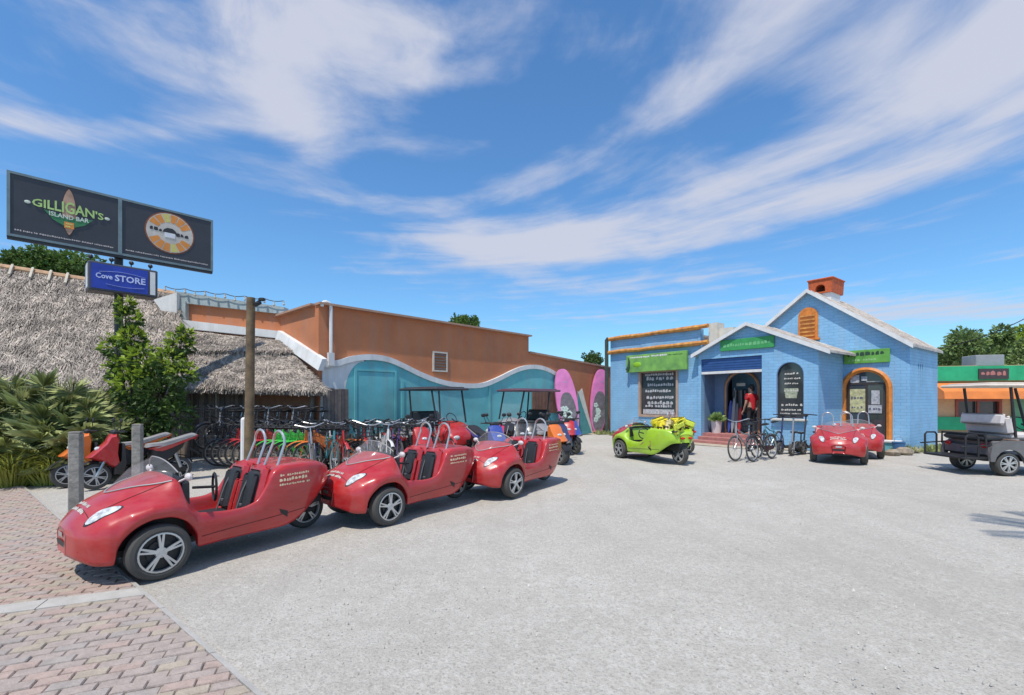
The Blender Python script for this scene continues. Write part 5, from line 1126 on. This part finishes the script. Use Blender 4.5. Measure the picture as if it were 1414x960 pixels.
# raised rack of dark bicycles against the shed
rack = thing('bicycle_rack', 'low steel platform carrying dark bicycles against the thatched shed', 'rack', (-6.6, 12.05, 0))
mb = MB(); mb.box((.1, 0, .33), (2.9, .10, .05)); mb.box((.1, .3, .33), (2.9, .10, .05)); mb.obj('deck_rail', steel, rack, smooth=0)
for q in (-1.2, 0, 1.4):
    for yy in (0, .3): mb = MB(); mb.cyl((q, yy, 0), (q, yy, .31), .03, n=6); mb.obj('leg', steel, rack)
for i in range(9):
    pr = (b_blk, b_gry)[i % 2]; park(pr, used, -7.55 + .30 * i, 12.15, .355, R(252), 'dark bicycle standing on the steel rack against the thatched shed' if i % 2 == 0 else 'silver bicycle standing on the steel rack against the thatched shed', 'bicycles on the steel rack', R(rk.uniform(-4, 4)))
# three bicycles by the shop steps
for i, (u, v, hd, pr, lb) in enumerate(((1016, 637, -146, b_gry, 'silver bicycle parked by the shop steps, on the side of the green coupe'), (1040, 638, -143, b_blk, 'black bicycle with basket parked before the shop steps'), (1057, 629, -140, b_tl, 'teal bicycle parked between the steps and the kick scooters'))):
    g = gpt(u, v); h = Vector((math.cos(R(hd)), math.sin(R(hd)), 0)); q = g - h * .53; park(pr, used, q.x, q.y, 0, R(hd), lb, 'bicycles by the shop steps', R(4))

# ------------------------------------------------------------------ motor scooters
def make_scooter(cm, label, dark=black, sport=True, rack_=False):
    t = thing('motor_scooter', label, 'scooter'); fx, rx, r = .64, -.60, .235
    for x, nm_ in ((fx, 'front_wheel'), (rx, 'rear_wheel')): wheel(t, x, 0, r, .12, nm_, steel, 6)
    mb = MB(); vs_ = []
    for k in range(11):
        a = R(25 + 13 * k); vs_ += [(fx + .275 * math.cos(a), -.075, r + .265 * math.sin(a)), (fx + .285 * math.cos(a), 0, r + .29 * math.sin(a)), (fx + .275 * math.cos(a), .075, r + .265 * math.sin(a))]
    mb.add(vs_, [(3 * k + j, 3 * k + j + 1, 3 * k + 4 + j, 3 * k + 3 + j) for k in range(10) for j in range(2)]); mb.obj('front_fender', dark, t, smooth=60, normals=False)
    mb = MB(); 
    for s_ in (-1, 1): mb.tube([(fx, s_ * .085, r), (.50, s_ * .085, .55)], .022, 6)
    mb.tube([(.50, 0, .55), (.38, 0, .98)], .028, 6); mb.obj('fork', steel, t)
    def shell(outline, w0, w1, name, m, bev=.03):                            # side profile with rounded flanks
        mb = MB(); n_ = len(outline); cx_ = sum(p[0] for p in outline) / n_; cz_ = sum(p[1] for p in outline) / n_; vs_ = []
        for y, f_ in ((-w1, .82), (-w0, 1), (w0, 1), (w1, .82)): vs_ += [(cx_ + (p[0] - cx_) * f_, y, cz_ + (p[1] - cz_) * f_) for p in outline]
        fs_ = [tuple(range(n_)), tuple(reversed(range(3 * n_, 4 * n_)))]
        for k in range(3):
            for i in range(n_): j = (i + 1) % n_; fs_.append((k * n_ + i, k * n_ + j, (k + 1) * n_ + j, (k + 1) * n_ + i))
        mb.add(vs_, fs_); return mb.obj(name, m, t, smooth=50)
    shell([(.76, .575), (.66, .53), (.52, .48), (.45, .40), (.36, .35), (.30, .42), (.33, .62), (.31, .90), (.35, 1.0), (.43, .98), (.50, .84), (.64, .69)], .09, .175, 'front_shield', cm)
    shell([(.40, .36), (.30, .50), (.29, .80), (.25, .80), (.22, .45), (.26, .27), (.40, .25)], .17, .20, 'inner_shield', dark)
    shell([(.34, .30), (.30, .22), (-.12, .20), (-.2, .30), (-.1, .33), (.22, .31)], .15, .175, 'floorboard', dark)
    shell([(-.10, .28), (-.15, .58), (-.12, .66), (-.42, .70), (-.70, .78), (-.66, .66), (-.50, .50), (-.3, .34)], .10, .15, 'lower_panel', dark)
    shell([(-.16, .61), (-.10, .68), (-.42, .735), (-.92, .895), (-.93, .865), (-.68, .755), (-.44, .645), (-.28, .59)], .105, .165, 'body_panel', cm)
    shell([(-.12, .66), (-.20, .66), (-.45, .73), (-.90, .885), (-.90, .90), (-.44, .75)], .12, .168, 'stripe', vinyl_g)
    shell([(-.08, .69), (-.10, .75), (-.32, .765), (-.48, .81), (-.86, .925), (-.90, .90), (-.5, .77), (-.3, .70)], .09, .145, 'seat', vinyl_g if sport else vinyl_b)
    shell([(-.22, .36), (-.20, .22), (-.45, .15), (-.72, .18), (-.74, .28), (-.5, .38)], .08, .12, 'engine', dark)
    mb = MB(); mb.tube([(-.52, .10, .58), (-.62, .10, .27)], .035, 8); mb.tube([(-.52, -.10, .58), (-.62, -.10, .27)], .022, 6); mb.obj('shock', steel, t)
    mb = MB(); vs_ = []
    for k in range(9):
        a = R(55 + 13 * k); vs_ += [(rx + .27 * math.cos(a), -.07, r + .265 * math.sin(a)), (rx + .28 * math.cos(a), 0, r + .285 * math.sin(a)), (rx + .27 * math.cos(a), .07, r + .265 * math.sin(a))]
    mb.add(vs_, [(3 * k + j, 3 * k + j + 1, 3 * k + 4 + j, 3 * k + 3 + j) for k in range(8) for j in range(2)]); mb.obj('rear_fender', dark, t, smooth=60, normals=False)
    mb = MB(); mb.tube([(-.2, -.15, .2), (-.5, -.17, .24), (-.86, -.18, .34)], [.03, .05, .055], 8); ex = mb.obj('exhaust', steel, t)
    mb = MB(); mb.tube([(.38, -.05, .98), (.36, -.10, 1.02), (.27, -.33, 1.03)], .016, 6); mb.tube([(.38, .05, .98), (.36, .10, 1.02), (.27, .33, 1.03)], .016, 6); mb.bbox((.37, 0, 1.0), (.12, .24, .10), .03); hb_ = mb.obj('handlebar', dark, t)
    for s_ in (-1, 1): mb = MB(); mb.tube([(.32, s_ * .2, 1.03), (.34, s_ * .28, 1.19)], .007, 5); mb.ball((.33, s_ * .29, 1.22), (.02, .065, .045)); mb.obj('mirror', dark, hb_)
    mb = MB(); mb.ball((.60, 0, .72), (.05, .07, .04)); mb.obj('headlight', lens, t); mb = MB(); mb.ball((-.89, 0, .82), (.03, .09, .03)); mb.obj('tail_lamp', tail_red, t)
    mb = MB(); mb.tube([(-.80, 0, .62), (-1.0, 0, .48)], .02, 5); mb.box((-1.0, 0, .47), (.015, .16, .12)); mb.obj('number_plate', dark, t); mb = MB(); [mb.tube([(-.2, s_ * .12, .18), (-.28, s_ * .17, .005)], .014, 5) for s_ in (-1, 1)]; mb.obj('stand', steel, t)
    if rack_: mb = MB(); mb.tube([(-.55, -.12, .88), (-1.0, -.12, 1.0), (-1.0, .12, 1.0), (-.55, .12, .88)], .012, 5); mb.bbox((-.92, 0, 1.14), (.30, .34, .26), .05); mb.obj('top_box', dark, t)
    return t
def put_scooter(proto, u, v, hd, label, group):                             # u, v: contact of the front wheel
    g = gpt(u, v); h = Vector((math.cos(R(hd)), math.sin(R(hd)), 0)); q = g - h * .64; return park(proto, used, q.x, q.y, 0, R(hd), label, group)
s_red = make_scooter(red, 'x'); s_org = make_scooter(orange_p, 'x'); s_navy = make_scooter(navy_p, 'x', rack_=False); s_pink = make_scooter(pink_p, 'x', sport=False); s_blue = make_scooter(blue_p, 'x', sport=False); s_blk = make_scooter(black_p, 'x', sport=False)
put_scooter(s_red, 131, 676, 231, 'red motor scooter with grey seat between the two wooden posts', 'scooters by the palmettos')
put_scooter(s_org, 93, 673, 231, 'orange fronted motor scooter next to the palmettos', 'scooters by the palmettos')
put_scooter(s_blk, 82, 652, 231, 'black motor scooter behind the orange one under the shrub', 'scooters by the palmettos')
put_scooter(s_navy, 779, 640, -70, 'dark blue motor scooter at the end of the coupe line', 'scooters beyond the coupes')
put_scooter(s_blue, 795, 627, -66, 'blue motor scooter behind the dark blue one, toward the boards', 'scooters beyond the coupes')
for i, (pr, xx, yy, lb) in enumerate(((s_pink, -.33, 11.9, 'pink red motor scooter standing beside the blue one by the carts'), (s_blue, -.62, 11.6, 'blue motor scooter in front of the red golf cart'), (s_blk, .12, 12.5, 'black motor scooter in front of the maroon roofed cart'), (s_blk, .5, 12.6, 'black motor scooter between carts and coupes'), (s_org, .85, 12.0, 'orange motor scooter close behind the last coupe'), (s_blue, 1.15, 12.7, 'blue motor scooter close to the leaning boards'), (s_red, 1.7, 14.2, 'red motor scooter parked before the pink boards'), (s_red, -2.3, 10.9, 'red motor scooter in front of the teal wall'))):
    park(pr, used, xx, yy, 0, R(-95 + (i * 37) % 55), lb, 'scooters crowded behind the coupes')

# ------------------------------------------------------------------ golf carts
def make_cart(label, body_m, seat_m, roof_m_, rear_rack=True, shieldp=True):
    t = thing('golf_cart', label, 'golf cart')
    for x in (-.82, .82):
        for s_ in (-1, 1): wheel(t, x, s_ * .47, .245, .2, 'wheel', alu, 7)
    mb = MB(); mb.bbox((0, 0, .36), (2.35, .86, .14), .03); mb.bbox((.02, 0, .33), (.95, 1.06, .08), .02); mb.obj('chassis', black, t)
    mb = MB()                                                               # rear quarter body with wheel arches
    arc = [(-.82 + .31 * math.cos(R(k)), .245 + .31 * math.sin(R(k))) for k in range(170, 9, -20)]
    o_ = [(-1.22, .42), (-1.2, .30)] + arc + [(-.45, .33), (-.34, .36), (-.30, .60), (-.40, .74), (-.95, .74), (-1.18, .60)]
    for s_ in (-1, 1): mb.prism(o_, s_ * .56 - .03, s_ * .56 + .03)
    mb.bbox((-.72, 0, .66), (.78, 1.08, .14), .03); mb.bbox((-1.15, 0, .52), (.08, 1.08, .22), .03); mb.obj('rear_body', body_m, t)
    mb = MB(); sec = [(1.30, .34, .40, .30, .56), (1.22, .46, .34, .30, .72), (1.05, .53, .32, .30, .82), (.85, .55, .52, .52, .90), (.62, .54, .34, .34, .98), (.50, .52, .32, .32, 1.02)]; vs_ = []
    for x, wd, zb, zc, zt in sec: vs_ += [(x, -wd, zb), (x, -wd * 1.02, (zb + zt) / 2), (x, -wd * .8, zt - .05), (x, 0, zt), (x, wd * .8, zt - .05), (x, wd * 1.02, (zb + zt) / 2), (x, wd, zb)]
    mb.add(vs_, [(7 * k + j, 7 * k + j + 1, 7 * k + 8 + j, 7 * k + 7 + j) for k in range(5) for j in range(6)] + [tuple(range(7)), tuple(reversed(range(35, 42)))]); mb.obj('front_cowl', body_m, t, smooth=50)
    for s_ in (-1, 1): mb = MB(); mb.ball((1.25, s_ * .3, .58), (.05, .11, .07)); mb.obj('headlight', lens, t); mb = MB(); mb.ball((-1.19, s_ * .42, .62), (.03, .08, .05)); mb.obj('tail_lamp', tail_red, t)
    mb = MB(); mb.bbox((-.42, 0, .83), (.52, 1.02, .15), .05); mb.obj('seat', seat_m, t)
    mb = MB(); mb.bbox((0, 0, .16), (.13, 1.02, .40), .05, Matrix.Translation((-.68, 0, .90)) @ Matrix.Rotation(R(-10), 4, 'Y')); mb.obj('backrest', seat_m, t)
    if rear_rack:
        mb = MB(); mb.bbox((0, 0, .18), (.09, .98, .24), .04, Matrix.Translation((-.86, 0, 1.0)) @ Matrix.Rotation(R(8), 4, 'Y')); mb.obj('rear_backrest', seat_m, t)
        mb = MB(); mb.bbox((-1.05, 0, .78), (.42, 1.0, .12), .04); mb.obj('rear_seat', seat_m if body_m is red else vinyl_b, t)
        mb = MB(); mb.bbox((-1.42, 0, .36), (.50, 1.04, .05), .012); rk_ = mb.obj('rear_footrest', black, t)
        mb = MB()
        for s_ in (-1, 1): mb.tube([(-1.64, s_ * .50, .38), (-1.64, s_ * .50, .80), (-1.60, s_ * .50, .85), (-1.42, s_ * .50, .85), (-1.38, s_ * .50, .80), (-1.38, s_ * .50, .38)], .02, 6); mb.tube([(-1.74, s_ * .5, .60), (-1.15, s_ * .52, .64)], .016, 6)
        mb.tube([(-1.24, -.52, .60), (-1.24, -.52, .86), (-1.24, .52, .86), (-1.24, .52, .60)], .02, 6); mb.obj('grab_rail', black, rk_)
    for x0_, x1_ in ((.62, .40), (-.62, -.74)):
        for s_ in (-1, 1): mb = MB(); mb.tube([(x0_, s_ * .50, .80 if x0_ < 0 else .95), (x1_, s_ * .52, 1.86)], .028, 6); mb.obj('strut', black, t)
    mb = MB(); mb.bbox((-.28, 0, 1.90), (1.95, 1.18, .07), .03); mb.bbox((-.28, 0, 1.945), (1.7, 1.0, .04), .015); mb.obj('roof', roof_m_, t)
    if shieldp: mb = MB(); mb.quad((.60, -.5, 1.0), (.60, .5, 1.0), (.42, .5, 1.84), (.42, -.5, 1.84)); mb.obj('windscreen', shield, t, smooth=0)
    mb = MB(); mb.tube([(.48, .26, .95), (.28, .26, 1.05)], .02, 6); mb.lathe([(.165, -.014), (.18, 0), (.165, .014), (.15, 0), (.165, -.014)], 18, Matrix.Translation((.26, .26, 1.06)) @ Matrix.Rotation(R(-28), 4, 'Y') @ Matrix.Rotation(R(90), 4, 'Z')); mb.obj('steering_wheel', black, t)
    return t
g1 = make_cart('grey golf cart with pale seats and a black rear footrest rail', paint('cart_grey', (.115, .115, .12)), vinyl_w, M_('cart_roof_pale', (.62, .54, .46), .5)); c = gpt(1390, 657)
g1.location = (c.x + .82, c.y + .47, 0); g1.rotation_euler = (0, 0, R(-2))
g2 = make_cart('red fronted golf cart with black seats parked along the teal wall', red, vinyl_b, M_('cart_roof_dark', (.05, .05, .06), .5), False); c = dpt(606, 552, 13.4); g2.location = (c.x, c.y, 0); g2.rotation_euler = (0, 0, R(-46))
g3 = dup(g2, (0, 0, 0), 0, 'silver fronted golf cart with a maroon roof near the boards'); recolor(g3, red, silver_p); recolor(g3, bpy.data.materials['cart_roof_dark'], M_('cart_roof_maroon', (.13, .06, .09), .5)); c = dpt(722, 552, 15.6); g3.location = (c.x, c.y, 0); g3.rotation_euler = (0, 0, R(-140))

# ------------------------------------------------------------------ pink boards leaning on the wall
pinkm = M_('board_pink', (.70, .22, .48), .4, var=.15, vs=3); board_art = M_('board_art', (.16, .15, .17), .5, var=.5, vs=6, col2=(.22, .19, .20)); flower = M_('board_flower', (.50, .62, .56), .6, var=.3, vs=20); purp = M_('board_mauve', (.45, .30, .50), .5)
for i, (u, vb, vt, wd, tl, lb) in enumerate(((790, 603, 508, .98, -7, 'tall pink paddle board with a flower panel, next to the golf carts'), (824, 598, 508, .92, 8, 'tall pink paddle board with a flower panel, next to the blue shop'))):
    Y = F * EYE / (vb - V0); b_ = gpt(u, vb); h = (vb - vt) * Y / F; t = thing('paddle_board', lb, 'paddle board', (b_.x, b_.y, 0), R(18), 'pink boards standing on end')
    t.rotation_euler = (R(-6), R(tl), R(18))
    def bo(sx, sz, n_=40, z_off=0): return [(sx * wd / 2 * math.copysign(abs(math.sin(2 * math.pi * k / n_)) ** .8, math.sin(2 * math.pi * k / n_)), h / 2 + z_off + sz * h / 2 * math.cos(2 * math.pi * k / n_)) for k in range(n_)]
    mb = MB(); mb.prism(bo(1, 1), -.05, .05); mb.prism(bo(.93, .97), -.065, .065); mb.obj('hull', pinkm, t, smooth=50)
    mb = MB(); mb.prism(bo(.76, .62, z_off=-.16 * h), -.072, -.066); mb.obj('art_panel', board_art, t, smooth=0)
    mb = MB(); rf = random.Random(40 + i)
    for k in range(7):
        q, z = rf.uniform(-.26, .04) * wd, h * rf.uniform(.12, .45)
        for a in range(5): mb.ball((q + .075 * math.cos(a * 1.257), -.075, z + .075 * math.sin(a * 1.257)), (.055, .006, .055), 6, 4)
    mb.obj('flower_print', flower, t)
    mb = MB(); mb.box((.05 * wd, -.069, h * .80), (.16, .006, .05)); mb.obj('logo_bar', purp, t, smooth=0)
    mb = MB(); mb.bbox((0, .0, .04), (.42, .3, .08), .02); mb.obj('foot', M_('foot_pink', (.55, .2, .22), .7) if i == 0 else bpy.data.materials['foot_pink'], t, smooth=0)
# sail-shaped teal and cream panel between the boards
q0, q1 = dpt(797, 552, 20.9), dpt(815, 552, 23.0)
sp_ = thing('windsurf_sail', 'teal and cream triangular sail leaning between the pink boards', 'sail', (q0.x, q0.y, 0), R(38)); mb = MB(); mb.prism([(0, 0), (.95, .05), (.30, 2.05), (.05, 1.9)], -.01, .01); mb.obj('cloth', M_('sail_teal', (.08, .26, .26), .7), sp_, smooth=0); mb = MB(); mb.prism([(.30, 2.12), (.05, 1.92), (.30, 1.35), (.95, .05), (1.02, .08)], -.022, -.011); mb.obj('cream_panel', cream, sp_, smooth=0)
mb = MB(); mb.tube([(-.03, 0, 0), (.04, 0, 2.0)], .025, 6); mb.obj('mast', steel, sp_)

# ------------------------------------------------------------------ kick scooters, planter, bucket, pots by the shop
def kick(u, v, hd, label, cm):
    g = gpt(u, v); t = thing('kick_scooter', label, 'kick scooter', g, R(hd), 'kick scooters under the arched window')
    for x, nm_ in ((.0, 'front_wheel'), (-.95, 'rear_wheel')): wheel(t, x, 0, .17, .08, nm_, steel, 5)
    mb = MB(); mb.tube([(.0, -.06, .17), (-.05, -.06, .40), (-.05, .06, .40), (0, .06, .17)], .018, 6); mb.tube([(-.05, 0, .40), (-.16, 0, 1.14)], .024, 8); mb.obj('stem', cm, t)
    mb = MB(); mb.tube([(-.18, -.30, 1.15), (-.16, 0, 1.17), (-.18, .30, 1.15)], .016, 6); mb.bbox((-.12, 0, 1.14), (.07, .14, .09), .02); mb.obj('handlebar', black, t)
    mb = MB(); mb.bbox((-.52, 0, .20), (.66, .20, .07), .02); mb.tube([(-.22, 0, .22), (-.08, 0, .36)], .03, 6); mb.obj('deck', black, t)
    mb = MB(); mb.bbox((-.75, 0, .62), (.22, .17, .06), .025); mb.tube([(-.72, 0, .22), (-.75, 0, .60)], .018, 6); mb.obj('seat', vinyl_b, t)
kick(1077, 627, -150, 'dark kick scooter with blue handlebar nearest the bicycles', navy_p); kick(1093, 629, -140, 'grey kick scooter in the middle under the arched window', silver_p); kick(1109, 627, -150, 'black kick scooter half behind the red coupe', black_p)
def spt(u, v, y): x, z = S.pix(u, v, y); return S.world(x, y, z)
p = S.world(.42, .5, .34); t = thing('planter', 'white pot with pale green leaves just inside the shop porch', 'planter', p); mb = MB(); mb.lathe([(0, 0), (.16, 0), (.20, .45), (.22, .46), (.20, .47), (.17, .40), (0, .40)], 14, axis='z'); mb.obj('pot', vinyl_w, t)
mb = MB(); rl = random.Random(12)
for i in range(190): d = rdir(rl); d.z = abs(d.z); leaf(mb, Vector((0, 0, .45)) + d * rl.uniform(.05, .24), d + rdir(rl) * .4, rdir(rl), .16, .05)
mb.obj('leaves', leafmat('leaf_pale', (.34, .48, .16), (.22, .34, .10)), t, smooth=0, normals=False)
def rack_things():
    t = thing('clothes_rack', 'rack of dark grey garments standing inside the open shop door', 'rack', S.world(d0 + .30, 1.55, .34), SA)
    mb = MB(); mb.tube([(-.28, 0, 0), (-.28, 0, 1.72), (.28, 0, 1.72), (.28, 0, 0)], .02, 6); mb.obj('rail', steel, t)
    for i in range(7):
        mb = MB(); mb.bbox((-.22 + .075 * i, 0, 1.18 + .02 * (i % 2)), (.055, .40, .9), .02); mb.obj('garment', [M_('garment_grey', (.16, .16, .16), .9), M_('garment_light', (.34, .34, .33), .9), black][i % 3] if i < 3 else [bpy.data.materials['garment_grey'], bpy.data.materials['garment_light'], black][i % 3], t)
    mb = MB(); mb.box((0, -.02, 1.84), (.34, .04, .12)); mb.obj('price_card', white, t, smooth=0)
rack_things()
t = thing('surf_rack', 'slim boards in blue, grey and red leaning inside the porch corner', 'rack', S.world(.75, .78, .34), SA)
for i, (m_, h) in enumerate(((blue_p, 1.25), (silver_p, 1.35), (grey_p, 1.15), (red, 1.0))): mb = MB(); mb.prism([(a + .13 * i, h / 2 + b) for a, b in bshape(.06, h / 2, 16, .8)], -.02, .02, M=Matrix.Rotation(R(-8), 4, 'X')); mb.obj('board', m_, t)
st = thing('door_step', 'low white topped step below the arched orange door', 'step', S.world((ax0 + ax1) / 2, T1 - .02, 0), SA); mb = MB(); mb.bbox((.1, -.22, .30), (1.7, .42, .06), .012); mb.obj('tread', white, st, smooth=0); mb = MB(); mb.box((.1, -.20, .135), (1.6, .36, .27)); mb.obj('riser', M_('teal_riser', (.12, .36, .42), .7), st, smooth=0)
p = gpt(1241, 626); t = thing('blue_bucket', 'dark blue bucket on the gravel below the shop corner', 'bucket', p); mb = MB(); mb.lathe([(0, .01), (.13, .01), (.16, .32), (.175, .33), (.16, .34), (.14, .1), (0, .09)], 16, axis='z'); mb.obj('tub', M_('bucket_blue', (.05, .16, .34), .5), t); mb = MB(); mb.tube([(-.16, 0, .31), (-.1, 0, .46), (0, 0, .5), (.1, 0, .46), (.16, 0, .31)], .008, 5); mb.obj('handle', steel, t)
for i, (u, v, r_) in enumerate(((1233, 629, .17), (1249, 628, .20), (1262, 625, .15))):
    p = gpt(u, v); rg = random.Random(90 + i); mb = MB(); mb.ball((0, 0, r_ * .45), (r_ * 1.25, r_, r_ * .62), 10, 7); mb.v = [tuple(Vector(q) * rg.uniform(.86, 1.12)) for q in mb.v]; o = mb.obj('rock', M_('rock', (.30, .25, .19), .9, var=.35, vs=12, bump=.4) if i == 0 else bpy.data.materials['rock'], smooth=30); o.location = p; tag(o, 'rounded tan rock at the foot of the blue shop corner', 'rock', 'rocks by the shop corner')
def low_plants():
    for i, (x, y) in enumerate(((5.75, 1.75), (6.25, 2.4), (6.2, 3.4), (WL - .3, -.15), (WL + .5, -.1))):
        p = S.world(x, y, 0); t = thing('weed_tuft', 'tuft of straggly weeds at the foot of the blue shop wall', 'plant', p, 0, 'weeds along the shop wall'); mb = MB(); rw = random.Random(100 + i)
        for k in range(160): d = rdir(rw); d.z = abs(d.z) + .3; leaf(mb, Vector((rw.uniform(-.25, .25), rw.uniform(-.2, .2), 0)), d, rdir(rw), rw.uniform(.1, .3), .02)
        mb.obj('leaves', lf_palm, t, smooth=0, normals=False)
low_plants()
# string lights along the recess cap
sl_t = thing('string_light', 'string of small bulbs along the cap above the thatched shed', 'string light', (0, 0, 0)); a_, b_ = dpt(228, 400, 14.0), dpt(392, 420, 14.3); mb = MB(); P_ = [a_.lerp(b_, k / 24) + Vector((0, 0, .10 - .05 * abs(math.sin(k * math.pi / 4)))) for k in range(25)]; mb.tube(P_, .012, 4); mb.obj('cable', black, sl_t)
for k in range(0, 25, 2): mb = MB(); mb.tube([P_[k], P_[k] - Vector((0, 0, .07))], .02, 5); mb.ball(P_[k] - Vector((0, 0, .11)), .04, 6, 5); mb.obj('bulb', M_('bulb_glass', (.5, .5, .46), .3) if k == 0 else bpy.data.materials['bulb_glass'], sl_t)

# overhead cables at the right
cb = thing('overhead_cable', 'thin overhead cable rising to the edge over the trees', 'cable', (0, 0, 0)); a_, b_ = dpt(1296, 482, 26), dpt(1470, 410, 22); mb = MB(); mb.tube([a_.lerp(b_, k / 12) - Vector((0, 0, .35 * math.sin(math.pi * k / 12))) for k in range(13)], .02, 4); mb.obj('wire', black, cb)

# ------------------------------------------------------------------ the person in the doorway
def person():
    base = S.world(1.78, .42, .34); t = thing('person', 'person in a red shirt and black trousers standing in the shop doorway', 'person', base, SA + R(160))
    J = {'pel': (0, 0, .95, .125, .10), 'w': (0, 0, 1.12, .125, .10), 'ch': (-.01, 0, 1.32, .155, .115), 'nk': (-.005, 0, 1.49, .055, .055), 'hd0': (.01, 0, 1.57, .07, .075), 'hd1': (.02, 0, 1.67, .082, .092), 'hd2': (.01, 0, 1.745, .055, .065)}
    E = [('pel', 'w'), ('w', 'ch'), ('ch', 'nk'), ('nk', 'hd0'), ('hd0', 'hd1'), ('hd1', 'hd2')]
    for s_, n_ in ((-1, 'r'), (1, 'l')):
        J.update({n_ + 'sh': (0, s_ * .19, 1.42, .06, .06), n_ + 'el': (.0, s_ * .25, 1.13, .043, .043), n_ + 'wr': (.11, s_ * .24, .90, .028, .03), n_ + 'pa': (.15, s_ * .235, .83, .018, .038),
                  n_ + 'hp': (0, s_ * .095, .88, .085, .085), n_ + 'kn': (.02, s_ * .11, .48, .058, .058), n_ + 'an': (-.02, s_ * .115, .09, .04, .042), n_ + 'to': (.16, s_ * .13, .035, .03, .045)})
        E += [('ch', n_ + 'sh'), (n_ + 'sh', n_ + 'el'), (n_ + 'el', n_ + 'wr'), (n_ + 'wr', n_ + 'pa'), ('pel', n_ + 'hp'), (n_ + 'hp', n_ + 'kn'), (n_ + 'kn', n_ + 'an'), (n_ + 'an', n_ + 'to')]
        for k in range(4):
            o_ = (k - 1.5) * .02; ln_ = (.075, .085, .08, .06)[k]; J[n_ + 'f%d' % k] = (.165 + .02, s_ * .235 + o_, .80 - ln_ * .45, .009, .009); J[n_ + 'g%d' % k] = (.165 + .012, s_ * .235 + o_, .80 - ln_, .008, .008); E += [(n_ + 'pa', n_ + 'f%d' % k), (n_ + 'f%d' % k, n_ + 'g%d' % k)]
        J[n_ + 'th'] = (.17, s_ * .235 - s_ * .045, .835, .010, .010); E += [(n_ + 'wr', n_ + 'th')]
    def skin(keys, edges, grow, m, name, parent, sub=1):
        idx = {k: i for i, k in enumerate(keys)}; me = bpy.data.meshes.new(name); me.from_pydata([J[k][:3] for k in keys], [(idx[a], idx[b]) for a, b in edges], [])
        o = bpy.data.objects.new(name, me); C.objects.link(o); o.modifiers.new('k', 'SKIN'); md = o.modifiers.new('s', 'SUBSURF'); md.levels = md.render_levels = sub
        sk = me.skin_vertices[0].data
        for i, k in enumerate(keys): sk[i].radius = (J[k][4] + grow, J[k][3] + grow) if k[0] not in 'rl' or len(k) < 3 else (J[k][3] + grow, J[k][4] + grow); sk[i].use_root = (i == 0)
        dg = bpy.context.evaluated_depsgraph_get(); dg.update(); m2 = bpy.data.meshes.new_from_object(o.evaluated_get(dg)); bpy.data.objects.remove(o)
        m2.materials.clear(); m2.materials.append(m); m2.polygons.foreach_set('use_smooth', [True] * len(m2.polygons)); o2 = bpy.data.objects.new(name, m2); C.objects.link(o2); o2.parent = parent; return o2
    body = skin(list(J), E, 0, M_('skin', (.42, .24, .16), .55), 'body', t)
    J['hem'] = (0, 0, .86, .135, .11); up = ['ch', 'w', 'pel', 'hem', 'nk2', 'rsh', 'lsh', 'rsl', 'lsl']; J['nk2'] = (0, 0, 1.46, .07, .07)
    for n_, s_ in (('r', -1), ('l', 1)): J[n_ + 'sl'] = (0, s_ * .235, 1.22, .05, .05)
    skin(up, [('ch', 'w'), ('w', 'pel'), ('pel', 'hem'), ('ch', 'nk2'), ('ch', 'rsh'), ('rsh', 'rsl'), ('ch', 'lsh'), ('lsh', 'lsl')], .018, M_('shirt_red', (.50, .012, .02), .8, var=.15), 'shirt', body)
    J['pel'] = (0, 0, .93, .12, .10); lo = ['pel', 'rhp', 'rkn', 'rcf', 'lhp', 'lkn', 'lcf']
    for n_, s_ in (('r', -1), ('l', 1)): J[n_ + 'cf'] = (-.02, s_ * .115, .12, .052, .052)
    skin(lo, [('pel', 'rhp'), ('rhp', 'rkn'), ('rkn', 'rcf'), ('pel', 'lhp'), ('lhp', 'lkn'), ('lkn', 'lcf')], .014, black, 'trousers', body)
    mb = MB(); mb.ball((-.005, 0, 1.705), (.108, .094, .098), 14, 9); mb.bbox((-.07, 0, 1.63), (.07, .13, .12), .03); mb.obj('hair', M_('hair_dark', (.02, .015, .012), .7), body)
    mb = MB()
    for s_ in (-1, 1): mb.ball((.098, s_ * .032, 1.665), (.012, .014, .009), 8, 5)
    mb.obj('eye', white, body); mb = MB(); mb.ball((.112, 0, 1.635), (.02, .014, .026), 8, 6); mb.ball((.098, 0, 1.595), (.012, .026, .008), 8, 5); [mb.ball((.015, s_ * .085, 1.65), (.02, .012, .03), 8, 6) for s_ in (-1, 1)]; mb.obj('face_features', bpy.data.materials['skin'], body)
person()
